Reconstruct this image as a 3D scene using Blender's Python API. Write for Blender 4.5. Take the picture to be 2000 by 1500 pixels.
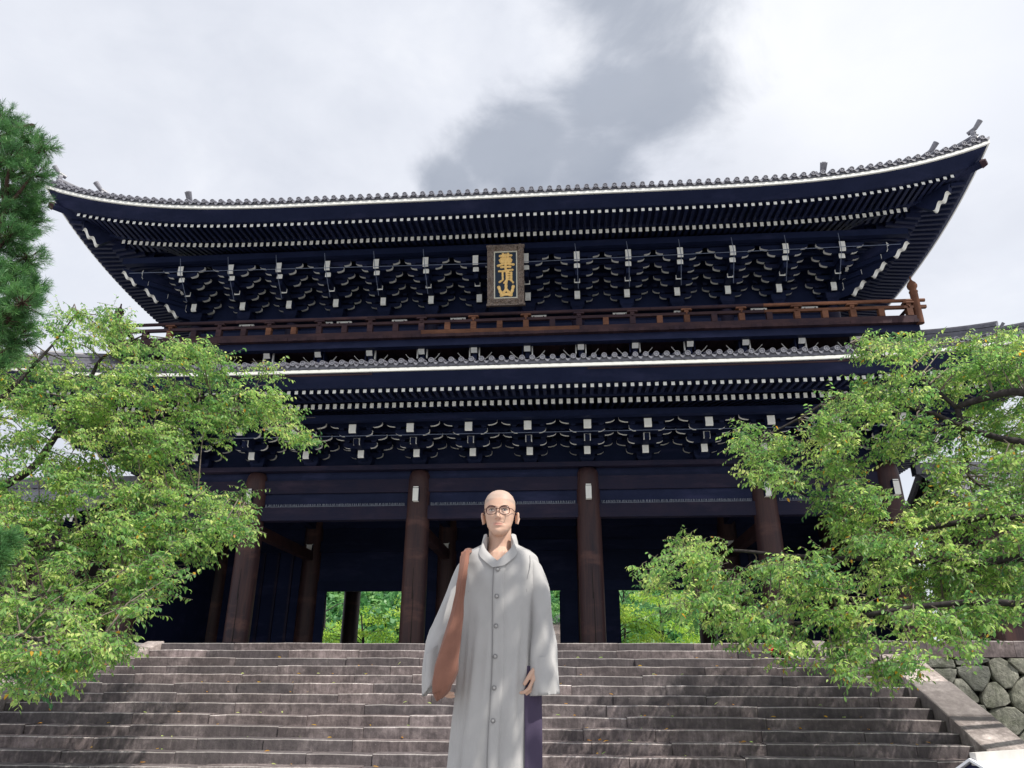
import bpy, bmesh, math, random
import numpy as np
from mathutils import Vector, Matrix

for o in list(bpy.data.objects):
    bpy.data.objects.remove(o)
SC = bpy.context.scene
COL = SC.collection
R = math.radians
rng = random.Random(7)
NR = np.random.default_rng(11)

# ------------------------------------------------------------------ camera
CX, CD, CF, CTH, CPS, CRO = 2.2258, 24.484, 1429.05, .3846, .0787, .0043
FW = np.array([-math.sin(CPS)*math.cos(CTH), math.cos(CPS)*math.cos(CTH), math.sin(CTH)])
_rt = np.array([math.cos(CPS), math.sin(CPS), 0.0]); _up = np.cross(_rt, FW)
RT = _rt*math.cos(CRO)+_up*math.sin(CRO); UP = -_rt*math.sin(CRO)+_up*math.cos(CRO)
CAMP = np.array([CX, -CD, 0.0])
camd = bpy.data.cameras.new('camera'); cam = bpy.data.objects.new('camera', camd); COL.objects.link(cam)
camd.sensor_width = 36; camd.lens = CF/2000*36; camd.clip_end = 2000; camd.clip_start = .05
M = Matrix(((RT[0], UP[0], -FW[0], CAMP[0]), (RT[1], UP[1], -FW[1], CAMP[1]), (RT[2], UP[2], -FW[2], CAMP[2]), (0, 0, 0, 1)))
cam.matrix_world = M
SC.camera = cam

def at(x, y, Y):
    """a point of the place: seen at x, y of the 2000 x 1500 photograph and standing on the plane Y"""
    d = FW+RT*(x-1000)/CF+UP*(750-y)/CF
    t = (Y-CAMP[1])/d[1]
    return CAMP+d*t

# ------------------------------------------------------------------ world, sun, exposure
SUN_EL, SUN_AZ = R(54), R(124)
W = bpy.data.worlds.new('World'); SC.world = W; W.use_nodes = True
nt = W.node_tree; nt.nodes.clear()
def N(t, ty, **k):
    n = t.nodes.new(ty)
    for a, v in k.items():
        if a.startswith('i_'):
            n.inputs[a[2:].replace('_', ' ')].default_value = v
        else:
            setattr(n, a, v)
    return n
def L(t, a, b): t.links.new(a, b)
def ramp(t, fac, stops, interp='LINEAR'):
    n = t.nodes.new('ShaderNodeValToRGB'); n.color_ramp.interpolation = interp
    e = n.color_ramp.elements
    while len(e) < len(stops): e.new(.5)
    for q, (p, c) in zip(e, stops):
        q.position = p; q.color = (c[0], c[1], c[2], 1) if not isinstance(c, float) else (c, c, c, 1)
    if fac is not None: L(t, fac, n.inputs[0])
    return n
def mathn(t, op, a, b=None, c=None, clamp=False):
    n = t.nodes.new('ShaderNodeMath'); n.operation = op; n.use_clamp = clamp
    for i, v in enumerate((a, b, c)):
        if v is None: continue
        if isinstance(v, (int, float)): n.inputs[i].default_value = v
        else: L(t, v, n.inputs[i])
    return n.outputs[0]
def mix(t, f, a, b, mode='MIX'):
    n = t.nodes.new('ShaderNodeMix'); n.data_type = 'RGBA'; n.blend_type = mode
    for s, v in ((n.inputs[0], f), (n.inputs[6], a), (n.inputs[7], b)):
        if isinstance(v, (int, float)): s.default_value = v
        elif isinstance(v, tuple): s.default_value = (v[0], v[1], v[2], 1)
        else: L(t, v, s)
    return n.outputs[2]
sky = N(nt, 'ShaderNodeTexSky', sky_type='NISHITA', sun_disc=False, sun_elevation=SUN_EL, sun_rotation=SUN_AZ)
skc = mix(nt, 1.0, sky.outputs[0], (.11, .11, .11), 'MULTIPLY')
tc = N(nt, 'ShaderNodeTexCoord'); dirv = tc.outputs['Generated']
def noise_w(scale, detail, rough, off, dist=0.0):
    mp = N(nt, 'ShaderNodeMapping'); mp.inputs['Location'].default_value = off; mp.inputs['Scale'].default_value = (1, 1, 1.6)
    L(nt, dirv, mp.inputs[0])
    n = N(nt, 'ShaderNodeTexNoise', i_Scale=scale, i_Detail=detail, i_Roughness=rough, i_Distortion=dist); L(nt, mp.outputs[0], n.inputs[0])
    return n.outputs[0]
n1 = noise_w(2.0, 6, .55, (3.1, 1.7, .4)); n2 = noise_w(5.5, 7, .58, (.3, 4.7, 1.9), .3)
thick = mathn(nt, 'ADD', mathn(nt, 'MULTIPLY', n1, .7), mathn(nt, 'MULTIPLY', n2, .3))
cl = ramp(nt, thick, [(.34, (.72, .73, .76)), (.47, (.60, .62, .675)), (.62, (.50, .525, .59))])
# the grey cumulus over the roof: lobes of a cloud, ragged by noise
def lobe(x, y, rad):
    d = FW+RT*(x-1000)/CF+UP*(750-y)/CF; d = d/np.linalg.norm(d)
    vm = N(nt, 'ShaderNodeVectorMath', operation='DISTANCE'); vm.inputs[1].default_value = tuple(d); L(nt, dirv, vm.inputs[0])
    return mathn(nt, 'SUBTRACT', 1.0, mathn(nt, 'DIVIDE', vm.outputs['Value'], rad))
lb = None
for a in ((1230, 20, .17), (1190, 180, .14), (1290, 190, .14), (1040, 290, .12), (1160, 330, .13), (950, 300, .08), (1180, -150, .17), (880, 360, .07)):
    v = lobe(*a); lb = v if lb is None else mathn(nt, 'SMOOTH_MAX', lb, v, .12)
rag = mathn(nt, 'ADD', lb, mathn(nt, 'MULTIPLY', mathn(nt, 'SUBTRACT', n2, .5), 1.9))
dm = ramp(nt, rag, [(-.08, 0.0), (.75, 1.0)], 'EASE')
rim = ramp(nt, mathn(nt, 'ADD', lobe(1640, -20, .34), mathn(nt, 'MULTIPLY', mathn(nt, 'SUBTRACT', n2, .5), .8)), [(.0, 0.0), (.75, 1.0)], 'EASE')
dark = ramp(nt, n1, [(.35, (.29, .32, .38)), (.65, (.21, .24, .30))])
c2 = mix(nt, mathn(nt, 'MULTIPLY', rim.outputs[0], .45), cl.outputs[0], (.86, .86, .87))
c3 = mix(nt, mathn(nt, 'MULTIPLY', dm.outputs[0], .8), c2, dark.outputs[0])
cover = ramp(nt, n1, [(.3, .78), (.5, .97)])
fin = mix(nt, cover.outputs[0], skc, c3)
bg = N(nt, 'ShaderNodeBackground'); L(nt, fin, bg.inputs[0]); bg.inputs[1].default_value = 1.0
wo = N(nt, 'ShaderNodeOutputWorld'); L(nt, bg.outputs[0], wo.inputs[0])

sd = bpy.data.lights.new('sun', 'SUN'); sd.energy = 3.5; sd.angle = R(.53); sd.color = (1, .95, .87)
sun = bpy.data.objects.new('sun', sd); COL.objects.link(sun)
SV = Vector((math.sin(SUN_AZ)*math.cos(SUN_EL), math.cos(SUN_AZ)*math.cos(SUN_EL), math.sin(SUN_EL)))
sun.rotation_euler = SV.to_track_quat('Z', 'Y').to_euler(); sun.location = (10, -40, 40)
vs = SC.view_settings
vs.view_transform = 'Standard'; vs.look = 'None'; vs.exposure = 0.52; vs.gamma = 1.0; vs.use_curve_mapping = False
SC.render.engine = 'CYCLES'
cy = SC.cycles
cy.max_bounces = 6; cy.diffuse_bounces = 3; cy.glossy_bounces = 2; cy.transmission_bounces = 4; cy.transparent_max_bounces = 8
cy.caustics_reflective = False; cy.caustics_refractive = False
W.cycles.sampling_method = 'MANUAL'; W.cycles.sample_map_resolution = 512

# ------------------------------------------------------------------ materials
def newmat(name, rough=.7, spec=.3):
    m = bpy.data.materials.new(name); m.use_nodes = True
    t = m.node_tree; b = t.nodes['Principled BSDF']
    b.inputs['Roughness'].default_value = rough; b.inputs['Specular IOR Level'].default_value = spec
    return m, t, b
def coords(t, kind='Object', scale=(1, 1, 1)):
    c = N(t, 'ShaderNodeTexCoord'); mp = N(t, 'ShaderNodeMapping'); mp.inputs['Scale'].default_value = scale
    if kind == 'World':
        g = N(t, 'ShaderNodeNewGeometry'); L(t, g.outputs['Position'], mp.inputs[0])
    else: L(t, c.outputs[kind], mp.inputs[0])
    return mp.outputs[0]
def noise(t, vec, scale, detail=5, rough=.55, dist=0.0):
    n = N(t, 'ShaderNodeTexNoise', i_Scale=scale, i_Detail=detail, i_Roughness=rough, i_Distortion=dist); L(t, vec, n.inputs[0]); return n.outputs[0]
def bump(t, b, h, s, d=.02):
    n = N(t, 'ShaderNodeBump'); n.inputs['Strength'].default_value = s; n.inputs['Distance'].default_value = d
    L(t, h, n.inputs['Height']); L(t, n.outputs[0], b.inputs['Normal'])
def objrand(t):
    return N(t, 'ShaderNodeObjectInfo').outputs['Random']
def wood(name, c1, c2_, scale=(1.2, 1.2, 1.2), rough=.6, rnd=.35, grain=(3, 3, 30), spec=.12):
    m, t, b = newmat(name, rough, spec)
    v = coords(t, 'World', scale); a = noise(t, v, 1.4, 5)
    g = noise(t, coords(t, 'World', grain), 2.0, 4, .6)
    f = mathn(t, 'ADD', mathn(t, 'MULTIPLY', a, .6), mathn(t, 'MULTIPLY', g, .4))
    col = ramp(t, f, [(.3, c1), (.7, c2_)]).outputs[0]
    st_ = ramp(t, noise(t, coords(t, 'World', (.35, 1, 1.4)), 1.1, 6, .65), [(.54, 0.0), (.70, 1.0)])
    col = mix(t, mathn(t, 'MULTIPLY', st_.outputs[0], .55), col, tuple(x*1.6+.006*k_ for x, k_ in zip(c2_, (2.2, 1.2, .6))))
    k = mathn(t, 'ADD', 1-rnd/2, mathn(t, 'MULTIPLY', objrand(t), rnd))
    hv = N(t, 'ShaderNodeHueSaturation'); L(t, col, hv.inputs['Color']); L(t, k, hv.inputs['Value'])
    L(t, hv.outputs[0], b.inputs['Base Color']); bump(t, b, g, .35, .01)
    return m
MT = {}
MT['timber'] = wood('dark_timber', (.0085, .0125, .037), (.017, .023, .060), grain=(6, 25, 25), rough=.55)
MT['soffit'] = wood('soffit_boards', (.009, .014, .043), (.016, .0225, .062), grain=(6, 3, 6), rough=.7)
MT['column'] = wood('column_timber', (.013, .009, .016), (.08, .037, .031), scale=(1.3, 1.3, .25), grain=(9, 9, .5), rough=.5, rnd=.15, spec=.3)
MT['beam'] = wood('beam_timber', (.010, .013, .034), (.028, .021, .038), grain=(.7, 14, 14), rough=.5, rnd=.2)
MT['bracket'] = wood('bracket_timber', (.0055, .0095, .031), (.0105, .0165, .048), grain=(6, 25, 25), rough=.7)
MT['rail'] = wood('weathered_rail', (.022, .016, .026), (.075, .04, .04), grain=(1.2, 22, 22), rough=.6)
MT['fresh_or_sunlit'] = wood('fresh_or_sunlit_timber', (.075, .034, .024), (.22, .10, .058), grain=(2, 20, 20), rough=.6)  # replaced pieces; on the right railing end it paints in sunlight
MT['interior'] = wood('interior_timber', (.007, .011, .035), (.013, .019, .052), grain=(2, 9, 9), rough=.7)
def plain(name, c, rough=.6, var=.12, sc=6.0, spec=.3, kind='World', bmp=0.0, metal=0.0):
    m, t, b = newmat(name, rough, spec); b.inputs['Metallic'].default_value = metal
    n = noise(t, coords(t, kind), sc, 5)
    lo = tuple(x*(1-var) for x in c); hi = tuple(min(1, x*(1+var)) for x in c)
    L(t, ramp(t, n, [(.3, lo), (.7, hi)]).outputs[0], b.inputs['Base Color'])
    if bmp: bump(t, b, n, bmp, .01)
    return m
MT['white'] = plain('white_paint', (.83, .83, .78), .6, .06, 5)
MT['tile'] = plain('roof_tile', (.13, .13, .155), .35, .25, 9, .5, bmp=.1)
MT['tile_face'] = plain('tile_face', (.22, .22, .25), .4, .22, 14, .5, bmp=.15)
MT['gold'] = plain('gold_leaf', (.88, .58, .20), .38, .12, 9, .5)
MT['panel'] = plain('plaque_panel', (.008, .022, .045), .5, .2, 5)
MT['bronze'] = plain('carved_frame', (.15, .11, .085), .42, .75, 26, .6, bmp=1.0)  # strong colour contrast tied to the bump paints highlights onto the relief
MT['cream'] = plain('cream_border', (.62, .60, .48), .6, .08)
MT['bark'] = plain('cherry_bark', (.035, .03, .03), .85, .5, 14, .2, bmp=.8)
MT['twig'] = plain('twig_bark', (.16, .13, .11), .8, .3, 20, .2)
MT['pinebark'] = plain('pine_bark', (.07, .045, .035), .9, .5, 10, .2, bmp=.9)
MT['wire'] = plain('wire', (.16, .19, .27), .5)
MT['spike'] = plain('bird_spikes', (.30, .33, .38), .5)
MT['signwhite'] = plain('white_sheet_metal', (.86, .87, .9), .35, .04)
MT['signdark'] = plain('dark_board', (.012, .014, .05), .5, .2)
MT['plaster'] = plain('plaster', (.55, .53, .5), .8, .1)

def stone(name, dark, light, moss=0.0, warm=(.30, .24, .22), bst=.5, bd=.02):
    m, t, b = newmat(name, .82, .25)
    v = coords(t, 'World')
    n_a = noise(t, v, 1.1, 6, .6); n_b = noise(t, v, 7.0, 8, .7, .4); n_c = noise(t, coords(t, 'World', (9, 9, 1.6)), 2.2, 6, .65)
    f = mathn(t, 'ADD', mathn(t, 'ADD', mathn(t, 'MULTIPLY', n_a, .40), mathn(t, 'MULTIPLY', n_b, .36)), mathn(t, 'MULTIPLY', n_c, .24))
    rn = objrand(t)
    f2 = mathn(t, 'ADD', f, mathn(t, 'MULTIPLY', mathn(t, 'SUBTRACT', rn, .5), .13))
    c = ramp(t, f2, [(.36, dark), (.49, tuple((p*.62+q*.38) for p, q in zip(dark, light))), (.57, light), (.69, tuple(min(1, q*1.9) for q in light))]).outputs[0]
    tone = mix(t, mathn(t, 'MULTIPLY', rn, .55), c, warm, 'SOFT_LIGHT')
    # small pale lichen spots
    vo = N(t, 'ShaderNodeTexVoronoi', i_Scale=9.0); L(t, v, vo.inputs[0])
    sp = ramp(t, mathn(t, 'ADD', vo.outputs['Distance'], mathn(t, 'MULTIPLY', n_b, .35)), [(.17, 1.0), (.22, 0.0)])
    tone = mix(t, mathn(t, 'MULTIPLY', sp.outputs[0], .55), tone, (.42, .39, .36))
    if moss:
        mm = ramp(t, noise(t, v, 2.3, 6, .65), [(.45, 0.0), (.62, 1.0)])
        tone = mix(t, mathn(t, 'MULTIPLY', mm.outputs[0], moss), tone, (.07, .085, .045))
    L(t, tone, b.inputs['Base Color'])
    bump(t, b, n_b, bst, bd)
    return m
MT['step'] = stone('step_stone', (.075, .065, .070), (.24, .208, .21))
MT['edge'] = stone('worn_step_edge', (.26, .24, .235), (.50, .47, .46))
MT['cheek'] = stone('cheek_stone', (.16, .14, .135), (.40, .36, .345))
MT['rubble'] = stone('rubble_stone', (.12, .125, .11), (.34, .34, .30), .45, (.3, .28, .22), 1.0, .07)
MT['mortar'] = plain('dark_joint', (.012, .012, .011), .95, .3)
MT['paving'] = stone('paving', (.26, .26, .26), (.44, .44, .44), 0, (.3, .3, .3))  # kept pale so the unseen floor reflects light up under the eaves

def leafmat(name, cols, trans=.54, rough=.42):
    m, t, b = newmat(name, rough, .35)
    at_ = N(t, 'ShaderNodeAttribute', attribute_name='tint')
    c = ramp(t, at_.outputs['Fac'], cols).outputs[0]
    L(t, c, b.inputs['Base Color'])
    tr = N(t, 'ShaderNodeBsdfTranslucent')
    hv = N(t, 'ShaderNodeHueSaturation'); hv.inputs['Value'].default_value = 1.7; hv.inputs['Saturation'].default_value = 1.05; L(t, c, hv.inputs['Color'])
    L(t, hv.outputs[0], tr.inputs[0])
    mx = N(t, 'ShaderNodeMixShader'); mx.inputs[0].default_value = trans
    L(t, b.outputs[0], mx.inputs[1]); L(t, tr.outputs[0], mx.inputs[2])
    L(t, mx.outputs[0], t.nodes['Material Output'].inputs[0])
    return m
MT['leaf'] = leafmat('cherry_leaf', [(0, (.06, .165, .07)), (.35, (.18, .35, .105)), (.7, (.385, .53, .155)), (.955, (.65, .70, .27)), (.965, (.55, .36, .05)), (1, (.58, .26, .05))])
MT['needle'] = leafmat('pine_needle', [(0, (.035, .10, .04)), (.6, (.09, .23, .075)), (1, (.18, .36, .11))], .15)
MT['fleaf'] = leafmat('maple_leaf', [(0, (.09, .20, .04)), (.4, (.24, .42, .06)), (.8, (.45, .60, .10)), (1, (.58, .68, .16))], .45)
MT['cedar'] = leafmat('hill_leaf', [(0, (.05, .15, .06)), (.5, (.12, .30, .10)), (1, (.24, .42, .14))], .3)

# ------------------------------------------------------------------ mesh helpers
class MB:
    def __init__(s): s.v = []; s.f = []; s.m = []
    def add(s, vs_, fs, mi=0):
        o = len(s.v); s.v += [tuple(map(float, p)) for p in vs_]
        for i, f in enumerate(fs):
            s.f.append([o+k for k in f]); s.m.append(mi[i] if isinstance(mi, (list, tuple)) else mi)
    def box(s, x0, x1, y0, y1, z0, z1, mi=0, front=None, bottom=None):
        v = [(x0, y0, z0), (x1, y0, z0), (x1, y1, z0), (x0, y1, z0), (x0, y0, z1), (x1, y0, z1), (x1, y1, z1), (x0, y1, z1)]
        f = [(0, 3, 2, 1), (4, 5, 6, 7), (0, 1, 5, 4), (1, 2, 6, 5), (2, 3, 7, 6), (3, 0, 4, 7)]
        ms = [mi]*6
        if front is not None: ms[2] = front
        if bottom is not None: ms[0] = bottom
        s.add(v, f, ms)
    def prism(s, poly, axis, a, b, mi=0, edge=None, cap=None):
        """poly of 2D points, swept along axis from a to b; edge: material per side face"""
        n = len(poly)
        def P(p, t):
            if axis == 'x': return (t, p[0], p[1])
            if axis == 'y': return (p[0], t, p[1])
            return (p[0], p[1], t)
        v = [P(p, a) for p in poly]+[P(p, b) for p in poly]
        f = [(i, (i+1) % n, n+(i+1) % n, n+i) for i in range(n)]+[tuple(range(n))[::-1], tuple(range(n, 2*n))]
        ms = [(edge[i] if edge else mi) for i in range(n)]+[mi if cap is None else cap, mi]
        s.add(v, f, ms)
    def tube(s, pts, rad, seg=8, mi=0, cap=True):
        pts = [Vector(p) for p in pts]
        if not hasattr(rad, '__len__'): rad = [rad]*len(pts)
        base = len(s.v); up = Vector((0, 0, 1)); prev = None
        for i, p in enumerate(pts):
            t = (pts[min(i+1, len(pts)-1)]-pts[max(i-1, 0)])
            t = t.normalized() if t.length > 1e-9 else Vector((0, 0, 1))
            if prev is None:
                a = t.cross(up if abs(t.z) < .95 else Vector((1, 0, 0))).normalized()
            else:
                a = prev-t*prev.dot(t); a = a.normalized() if a.length > 1e-6 else t.orthogonal().normalized()
            prev = a; b = t.cross(a)
            for k in range(seg):
                an = 2*math.pi*k/seg
                q = p+(a*math.cos(an)+b*math.sin(an))*rad[i]; s.v.append((q.x, q.y, q.z))
        for i in range(len(pts)-1):
            for k in range(seg):
                s.f.append([base+i*seg+k, base+i*seg+(k+1) % seg, base+(i+1)*seg+(k+1) % seg, base+(i+1)*seg+k]); s.m.append(mi)
        if cap:
            s.f.append([base+k for k in range(seg)][::-1]); s.m.append(mi)
            e = base+(len(pts)-1)*seg; s.f.append([e+k for k in range(seg)]); s.m.append(mi)
    def lathe(s, prof, c=(0, 0, 0), seg=16, mi=0):
        base = len(s.v)
        for r_, z in prof:
            for k in range(seg):
                an = 2*math.pi*k/seg; s.v.append((c[0]+r_*math.cos(an), c[1]+r_*math.sin(an), c[2]+z))
        for i in range(len(prof)-1):
            for k in range(seg):
                s.f.append([base+i*seg+k, base+i*seg+(k+1) % seg, base+(i+1)*seg+(k+1) % seg, base+(i+1)*seg+k]); s.m.append(mi)
        s.f.append([base+k for k in range(seg)][::-1]); s.m.append(mi)
        e = base+(len(prof)-1)*seg; s.f.append([e+k for k in range(seg)]); s.m.append(mi)
    def grid(s, P, mi=0, closeu=False):
        nu, nv = len(P), len(P[0]); base = len(s.v)
        for row in P: s.v += [tuple(map(float, p)) for p in row]
        for i in range(nu if closeu else nu-1):
            for j in range(nv-1):
                i2 = (i+1) % nu
                s.f.append([base+i*nv+j, base+i2*nv+j, base+i2*nv+j+1, base+i*nv+j+1]); s.m.append(mi)
    def mesh(s, name, mats, smooth=False):
        me = bpy.data.meshes.new(name); me.from_pydata(s.v, [], s.f)
        for m in (mats if isinstance(mats, (list, tuple)) else [mats]): me.materials.append(MT[m] if isinstance(m, str) else m)
        me.polygons.foreach_set('material_index', s.m)
        if smooth: me.polygons.foreach_set('use_smooth', [True]*len(s.f))
        me.update(); return me
    def build(s, name, mats, parent=None, smooth=False, loc=None):
        return link(name, s.mesh(name, mats, smooth), parent, loc)
def link(name, data, parent=None, loc=None, rot=None):
    o = bpy.data.objects.new(name, data); COL.objects.link(o)
    if parent is not None: o.parent = parent
    if loc is not None: o.location = loc
    if rot is not None: o.rotation_euler = rot
    return o
def thing(name, label, cat, loc=(0, 0, 0), group=None):
    o = link(name, None, None, loc); o.empty_display_size = .3
    return tag(o, label, cat, group)
def tag(o, label=None, cat=None, group=None, kind=None):
    if label: o['label'] = label
    if cat: o['category'] = cat
    if group: o['group'] = group
    if kind: o['kind'] = kind
    return o
def smoothing(o, ang=40):
    me = o.data; me.polygons.foreach_set('use_smooth', [True]*len(me.polygons))
    try: me.set_sharp_from_angle(angle=R(ang))
    except Exception: pass
    return o

# ------------------------------------------------------------------ ground and terraces
ZG, ZM, ZT = -1.57, -.80, .78          # forecourt, path where the man stands, temple terrace
def groundz(y):
    t = min(1, max(0, (-13.4-y)/4.0)); t = t*t*(3-2*t)
    return ZG+(ZM-ZG)*t
mb = MB()
ys = [-400, -120, -60, -30, -24]+[-24+.5*i for i in range(1, 23)]+[-12.6, -12.0, -8.0]
xs = [-400, -120, -60, -30, -15, -8, -4, 0, 4, 8, 15, 30, 60, 120, 400]
mb.grid([[(x, y, groundz(y)) for y in ys] for x in xs])
o = mb.build('ground', 'paving', smooth=True); tag(o, kind='structure')
mb = MB(); mb.box(-7.79, 7.79, -6.6, 400, -2.2, ZT-.012); mb.box(-400, -7.8, -7.55, 400, -2.2, ZT-.012); mb.box(7.8, 400, -7.55, 400, -2.2, ZT-.012)
o = mb.build('temple_terrace', 'paving'); tag(o, kind='structure')

# ------------------------------------------------------------------ stone staircase
stair = thing('stone_staircase', 'broad weathered stone staircase climbing to the temple gate', 'staircase', (0, -12, ZG))
def local(o, root):
    o.parent = root; o.matrix_parent_inverse = Matrix.Translation(-Vector(root.location)); return o
def stone_block(name, x0, x1, y0, y1, z0, z1, mat, root, ch=.012, wob=.006, bow=0.0):
    n = max(2, int((x1-x0)/.3)); prof = [(y0, z0), (y0, z1-ch), (y0+ch*.35, z1-ch*.3), (y0+ch, z1), (y1, z1), (y1, z0)]
    P = []
    for i in range(n+1):
        x = x0+(x1-x0)*i/n; e = (i in (0, n))
        dz = rng.uniform(-wob, wob)-(.006 if e else 0); dy = rng.uniform(-wob, wob)+(.006 if e else 0)
        P.append([(x, y+(dy if k < 4 else 0), z+(dz if 1 <= k <= 4 else 0)) for k, (y, z) in enumerate(prof)])
    m = MB(); m.grid(P)
    nv = 6
    m.f.append([0, 1, 2, 3, 4, 5]); m.m.append(0)
    m.f.append([n*nv+k for k in (5, 4, 3, 2, 1, 0)]); m.m.append(0)
    for i in range(n):                      # underside
        m.f.append([i*nv+5, (i+1)*nv+5, (i+1)*nv, i*nv]); m.m.append(0)
    for q in range(n): m.m[q*5+1] = 1; m.m[q*5+2] = 1
    ob = m.build(name, [mat, 'edge' if mat == 'step' else mat])
    return local(ob, root)
def stepY(k): return {0: -7.0, 1: -7.5}.get(k, -7.72-.392*k)
def stepZ(k): return {0: .775, 1: .605}.get(k, .75-.1655*k)
NST = 14
for k in range(0, NST):
    hw = 7.35 if k < 2 else 8.26
    y0, z1 = stepY(k), stepZ(k); y1 = (stepY(k-1)+.06) if k > 0 else y0+.62
    z0 = (stepZ(k+1)-.05) if k < NST-1 else ZG-.05
    x = -hw
    while x < hw-.01:
        ln = rng.choice((1.1, 1.35, 1.6, 1.9, 2.2, 2.5))*rng.uniform(.9, 1.1)
        if hw-(x+ln) < .7: ln = hw-x
        dz = rng.uniform(-.012, .012) if k > 1 else rng.uniform(-.005, .005); dy = rng.uniform(-.016, .016)
        stone_block('step_stone', x+.004, x+ln-.004, y0+dy, y1, z0, z1+dz, 'step', stair)
        x += ln
m = MB()
for k in range(0, NST):
    hw = 7.3 if k < 2 else 8.2
    m.box(-hw, hw, stepY(k)+.045, -6.3, -2.1-.001*k, stepZ(k)-.03)
local(m.build('stair_core', 'mortar'), stair)
# sloping cheek stones at both ends of the flights
def cheek(sx, xa, xb, ya, za, yb, zb, nseg, hup):
    for i in range(nseg):
        t0, t1 = i/nseg, (i+1)/nseg
        A = (ya+(yb-ya)*t0-.004*(i > 0), za+(zb-za)*t0); Bq = (ya+(yb-ya)*t1+.004, za+(zb-za)*t1)
        m_ = MB(); c = .03
        dx = rng.uniform(-.008, .008); dz = rng.uniform(-.008, .008)
        x0, x1 = (sx*xa, sx*xb) if sx > 0 else (sx*xb, sx*xa)
        pr = [(x0, -.6), (x0, -c), (x0+c*.3, -c*.3), (x0+c, 0), (x1-c, 0), (x1-c*.3, -c*.3), (x1, -c), (x1, -.6)]
        rows = []
        for j in range(5):
            s_ = j/4; y = A[0]+(Bq[0]-A[0])*s_; z = A[1]+(Bq[1]-A[1])*s_+hup
            rows.append([(px+dx+rng.uniform(-.004, .004), y, z+pz+dz+rng.uniform(-.004, .004)) for px, pz in pr])
        m_.grid(rows); n8 = 8
        m_.f.append(list(range(8))); m_.m.append(0); m_.f.append([4*n8+q for q in range(7, -1, -1)]); m_.m.append(0)
        local(m_.build('cheek_stone', 'cheek'), stair)
for sx in (-1, 1):
    cheek(sx, 8.27, 8.98, stepY(2)-.05, stepZ(2)+.02, stepY(NST)-.15, stepZ(NST)+.0, 4, .07)
    cheek(sx, 7.36, 7.78, -6.9, .80, -8.2, .44, 1, .03)

# ------------------------------------------------------------------ rubble retaining walls either side of the stairs
def rubble_wall(sx, label):
    root = thing('retaining_wall', label, 'stone wall', (sx*15, -8.6, ZG))
    yw = -8.14; x0, x1 = 8.95, 24.0; z0, z1 = ZG-.1, .46
    m_ = MB(); m_.box(min(sx*x0, sx*x1), max(sx*x0, sx*x1), yw+.10, -7.56, z0, z1+.0); local(m_.build('wall_core', 'mortar'), root)
    # irregular, tightly fitted field stones (cells of a jittered net)
    r2 = random.Random(5+sx); sites = []
    xe = 15.6; zz = z0; ri = 0
    while zz < z1+.2:
        h = r2.uniform(.34, .56); x = x0-.2+r2.uniform(0, .5)
        while x < xe+.4:
            sites.append((x, zz+r2.uniform(-.10, .10))); x += r2.uniform(.34, 1.05)
        zz += h
    for i, (cx, cz) in enumerate(sites):
        poly = [(x0, z0), (xe, z0), (xe, z1), (x0, z1)]
        for j, (qx, qz) in enumerate(sites):
            if i == j or abs(qx-cx) > 1.8: continue
            mx_, mz_ = (cx+qx)/2, (cz+qz)/2; nx_, nz_ = qx-cx, qz-cz; out_p = []
            for k in range(len(poly)):
                p, q = poly[k], poly[(k+1) % len(poly)]; dp = (p[0]-mx_)*nx_+(p[1]-mz_)*nz_; dq = (q[0]-mx_)*nx_+(q[1]-mz_)*nz_
                if dp <= 0: out_p.append(p)
                if dp*dq < 0: t = dp/(dp-dq); out_p.append((p[0]+(q[0]-p[0])*t, p[1]+(q[1]-p[1])*t))
            poly = out_p
            if len(poly) < 3: break
        if len(poly) < 3: continue
        # round the corners a little by cutting them
        pts = []
        for k in range(len(poly)):
            p, q = poly[k], poly[(k+1) % len(poly)]
            for t in (.22, .5, .78): pts.append((p[0]+(q[0]-p[0])*t+r2.uniform(-.008, .008), p[1]+(q[1]-p[1])*t+r2.uniform(-.008, .008)))
        gx = sum(p[0] for p in pts)/len(pts); gz = sum(p[1] for p in pts)/len(pts); n = len(pts)
        sz = min(max(p[0] for p in pts)-min(p[0] for p in pts), max(p[1] for p in pts)-min(p[1] for p in pts))
        if sz < .08: continue
        gap = .011/max(.1, sz); d = r2.uniform(.02, .075); m2 = MB(); V_ = []
        tx, tz = r2.uniform(-.12, .12), r2.uniform(-.12, .12)
        for s_, yy in ((1-gap, .14), (1-gap*1.1, .03), (1-gap*1.8, -d*.45), (.90, -d*.85), (.5, -d)):
            V_ += [(sx*(gx+(p-gx)*s_), yw+yy+(tx*(p-gx)+tz*(q-gz))*(1 if yy < .1 else 0)+r2.uniform(-.009, .009), gz+(q-gz)*s_) for p, q in pts]
        V_.append((sx*gx, yw-d*1.03, gz)); F_ = []
        for l_ in range(4):
            for k in range(n): F_.append((l_*n+k, l_*n+(k+1) % n, (l_+1)*n+(k+1) % n, (l_+1)*n+k))
        for k in range(n): F_.append((4*n+k, 4*n+(k+1) % n, 5*n))
        if sx < 0: F_ = [f[::-1] for f in F_]
        m2.add(V_, F_); local(smoothing(m2.build('wall_stone', 'rubble'), 32), root)
    x = 7.80
    while x < 24:
        ln = r2.uniform(1.0, 1.8); a, b_ = sx*(x+.004), sx*(x+ln-.004)
        stone_block('coping_stone', min(a, b_), max(a, b_), -8.16, -7.5, .465, .775, 'step', root)
        x += ln
    return root
rubble_wall(-1, 'mossy rubble retaining wall left of the staircase behind the cherry leaves')
rubble_wall(1, 'mossy rubble retaining wall of rounded stones right of the staircase')

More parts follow.
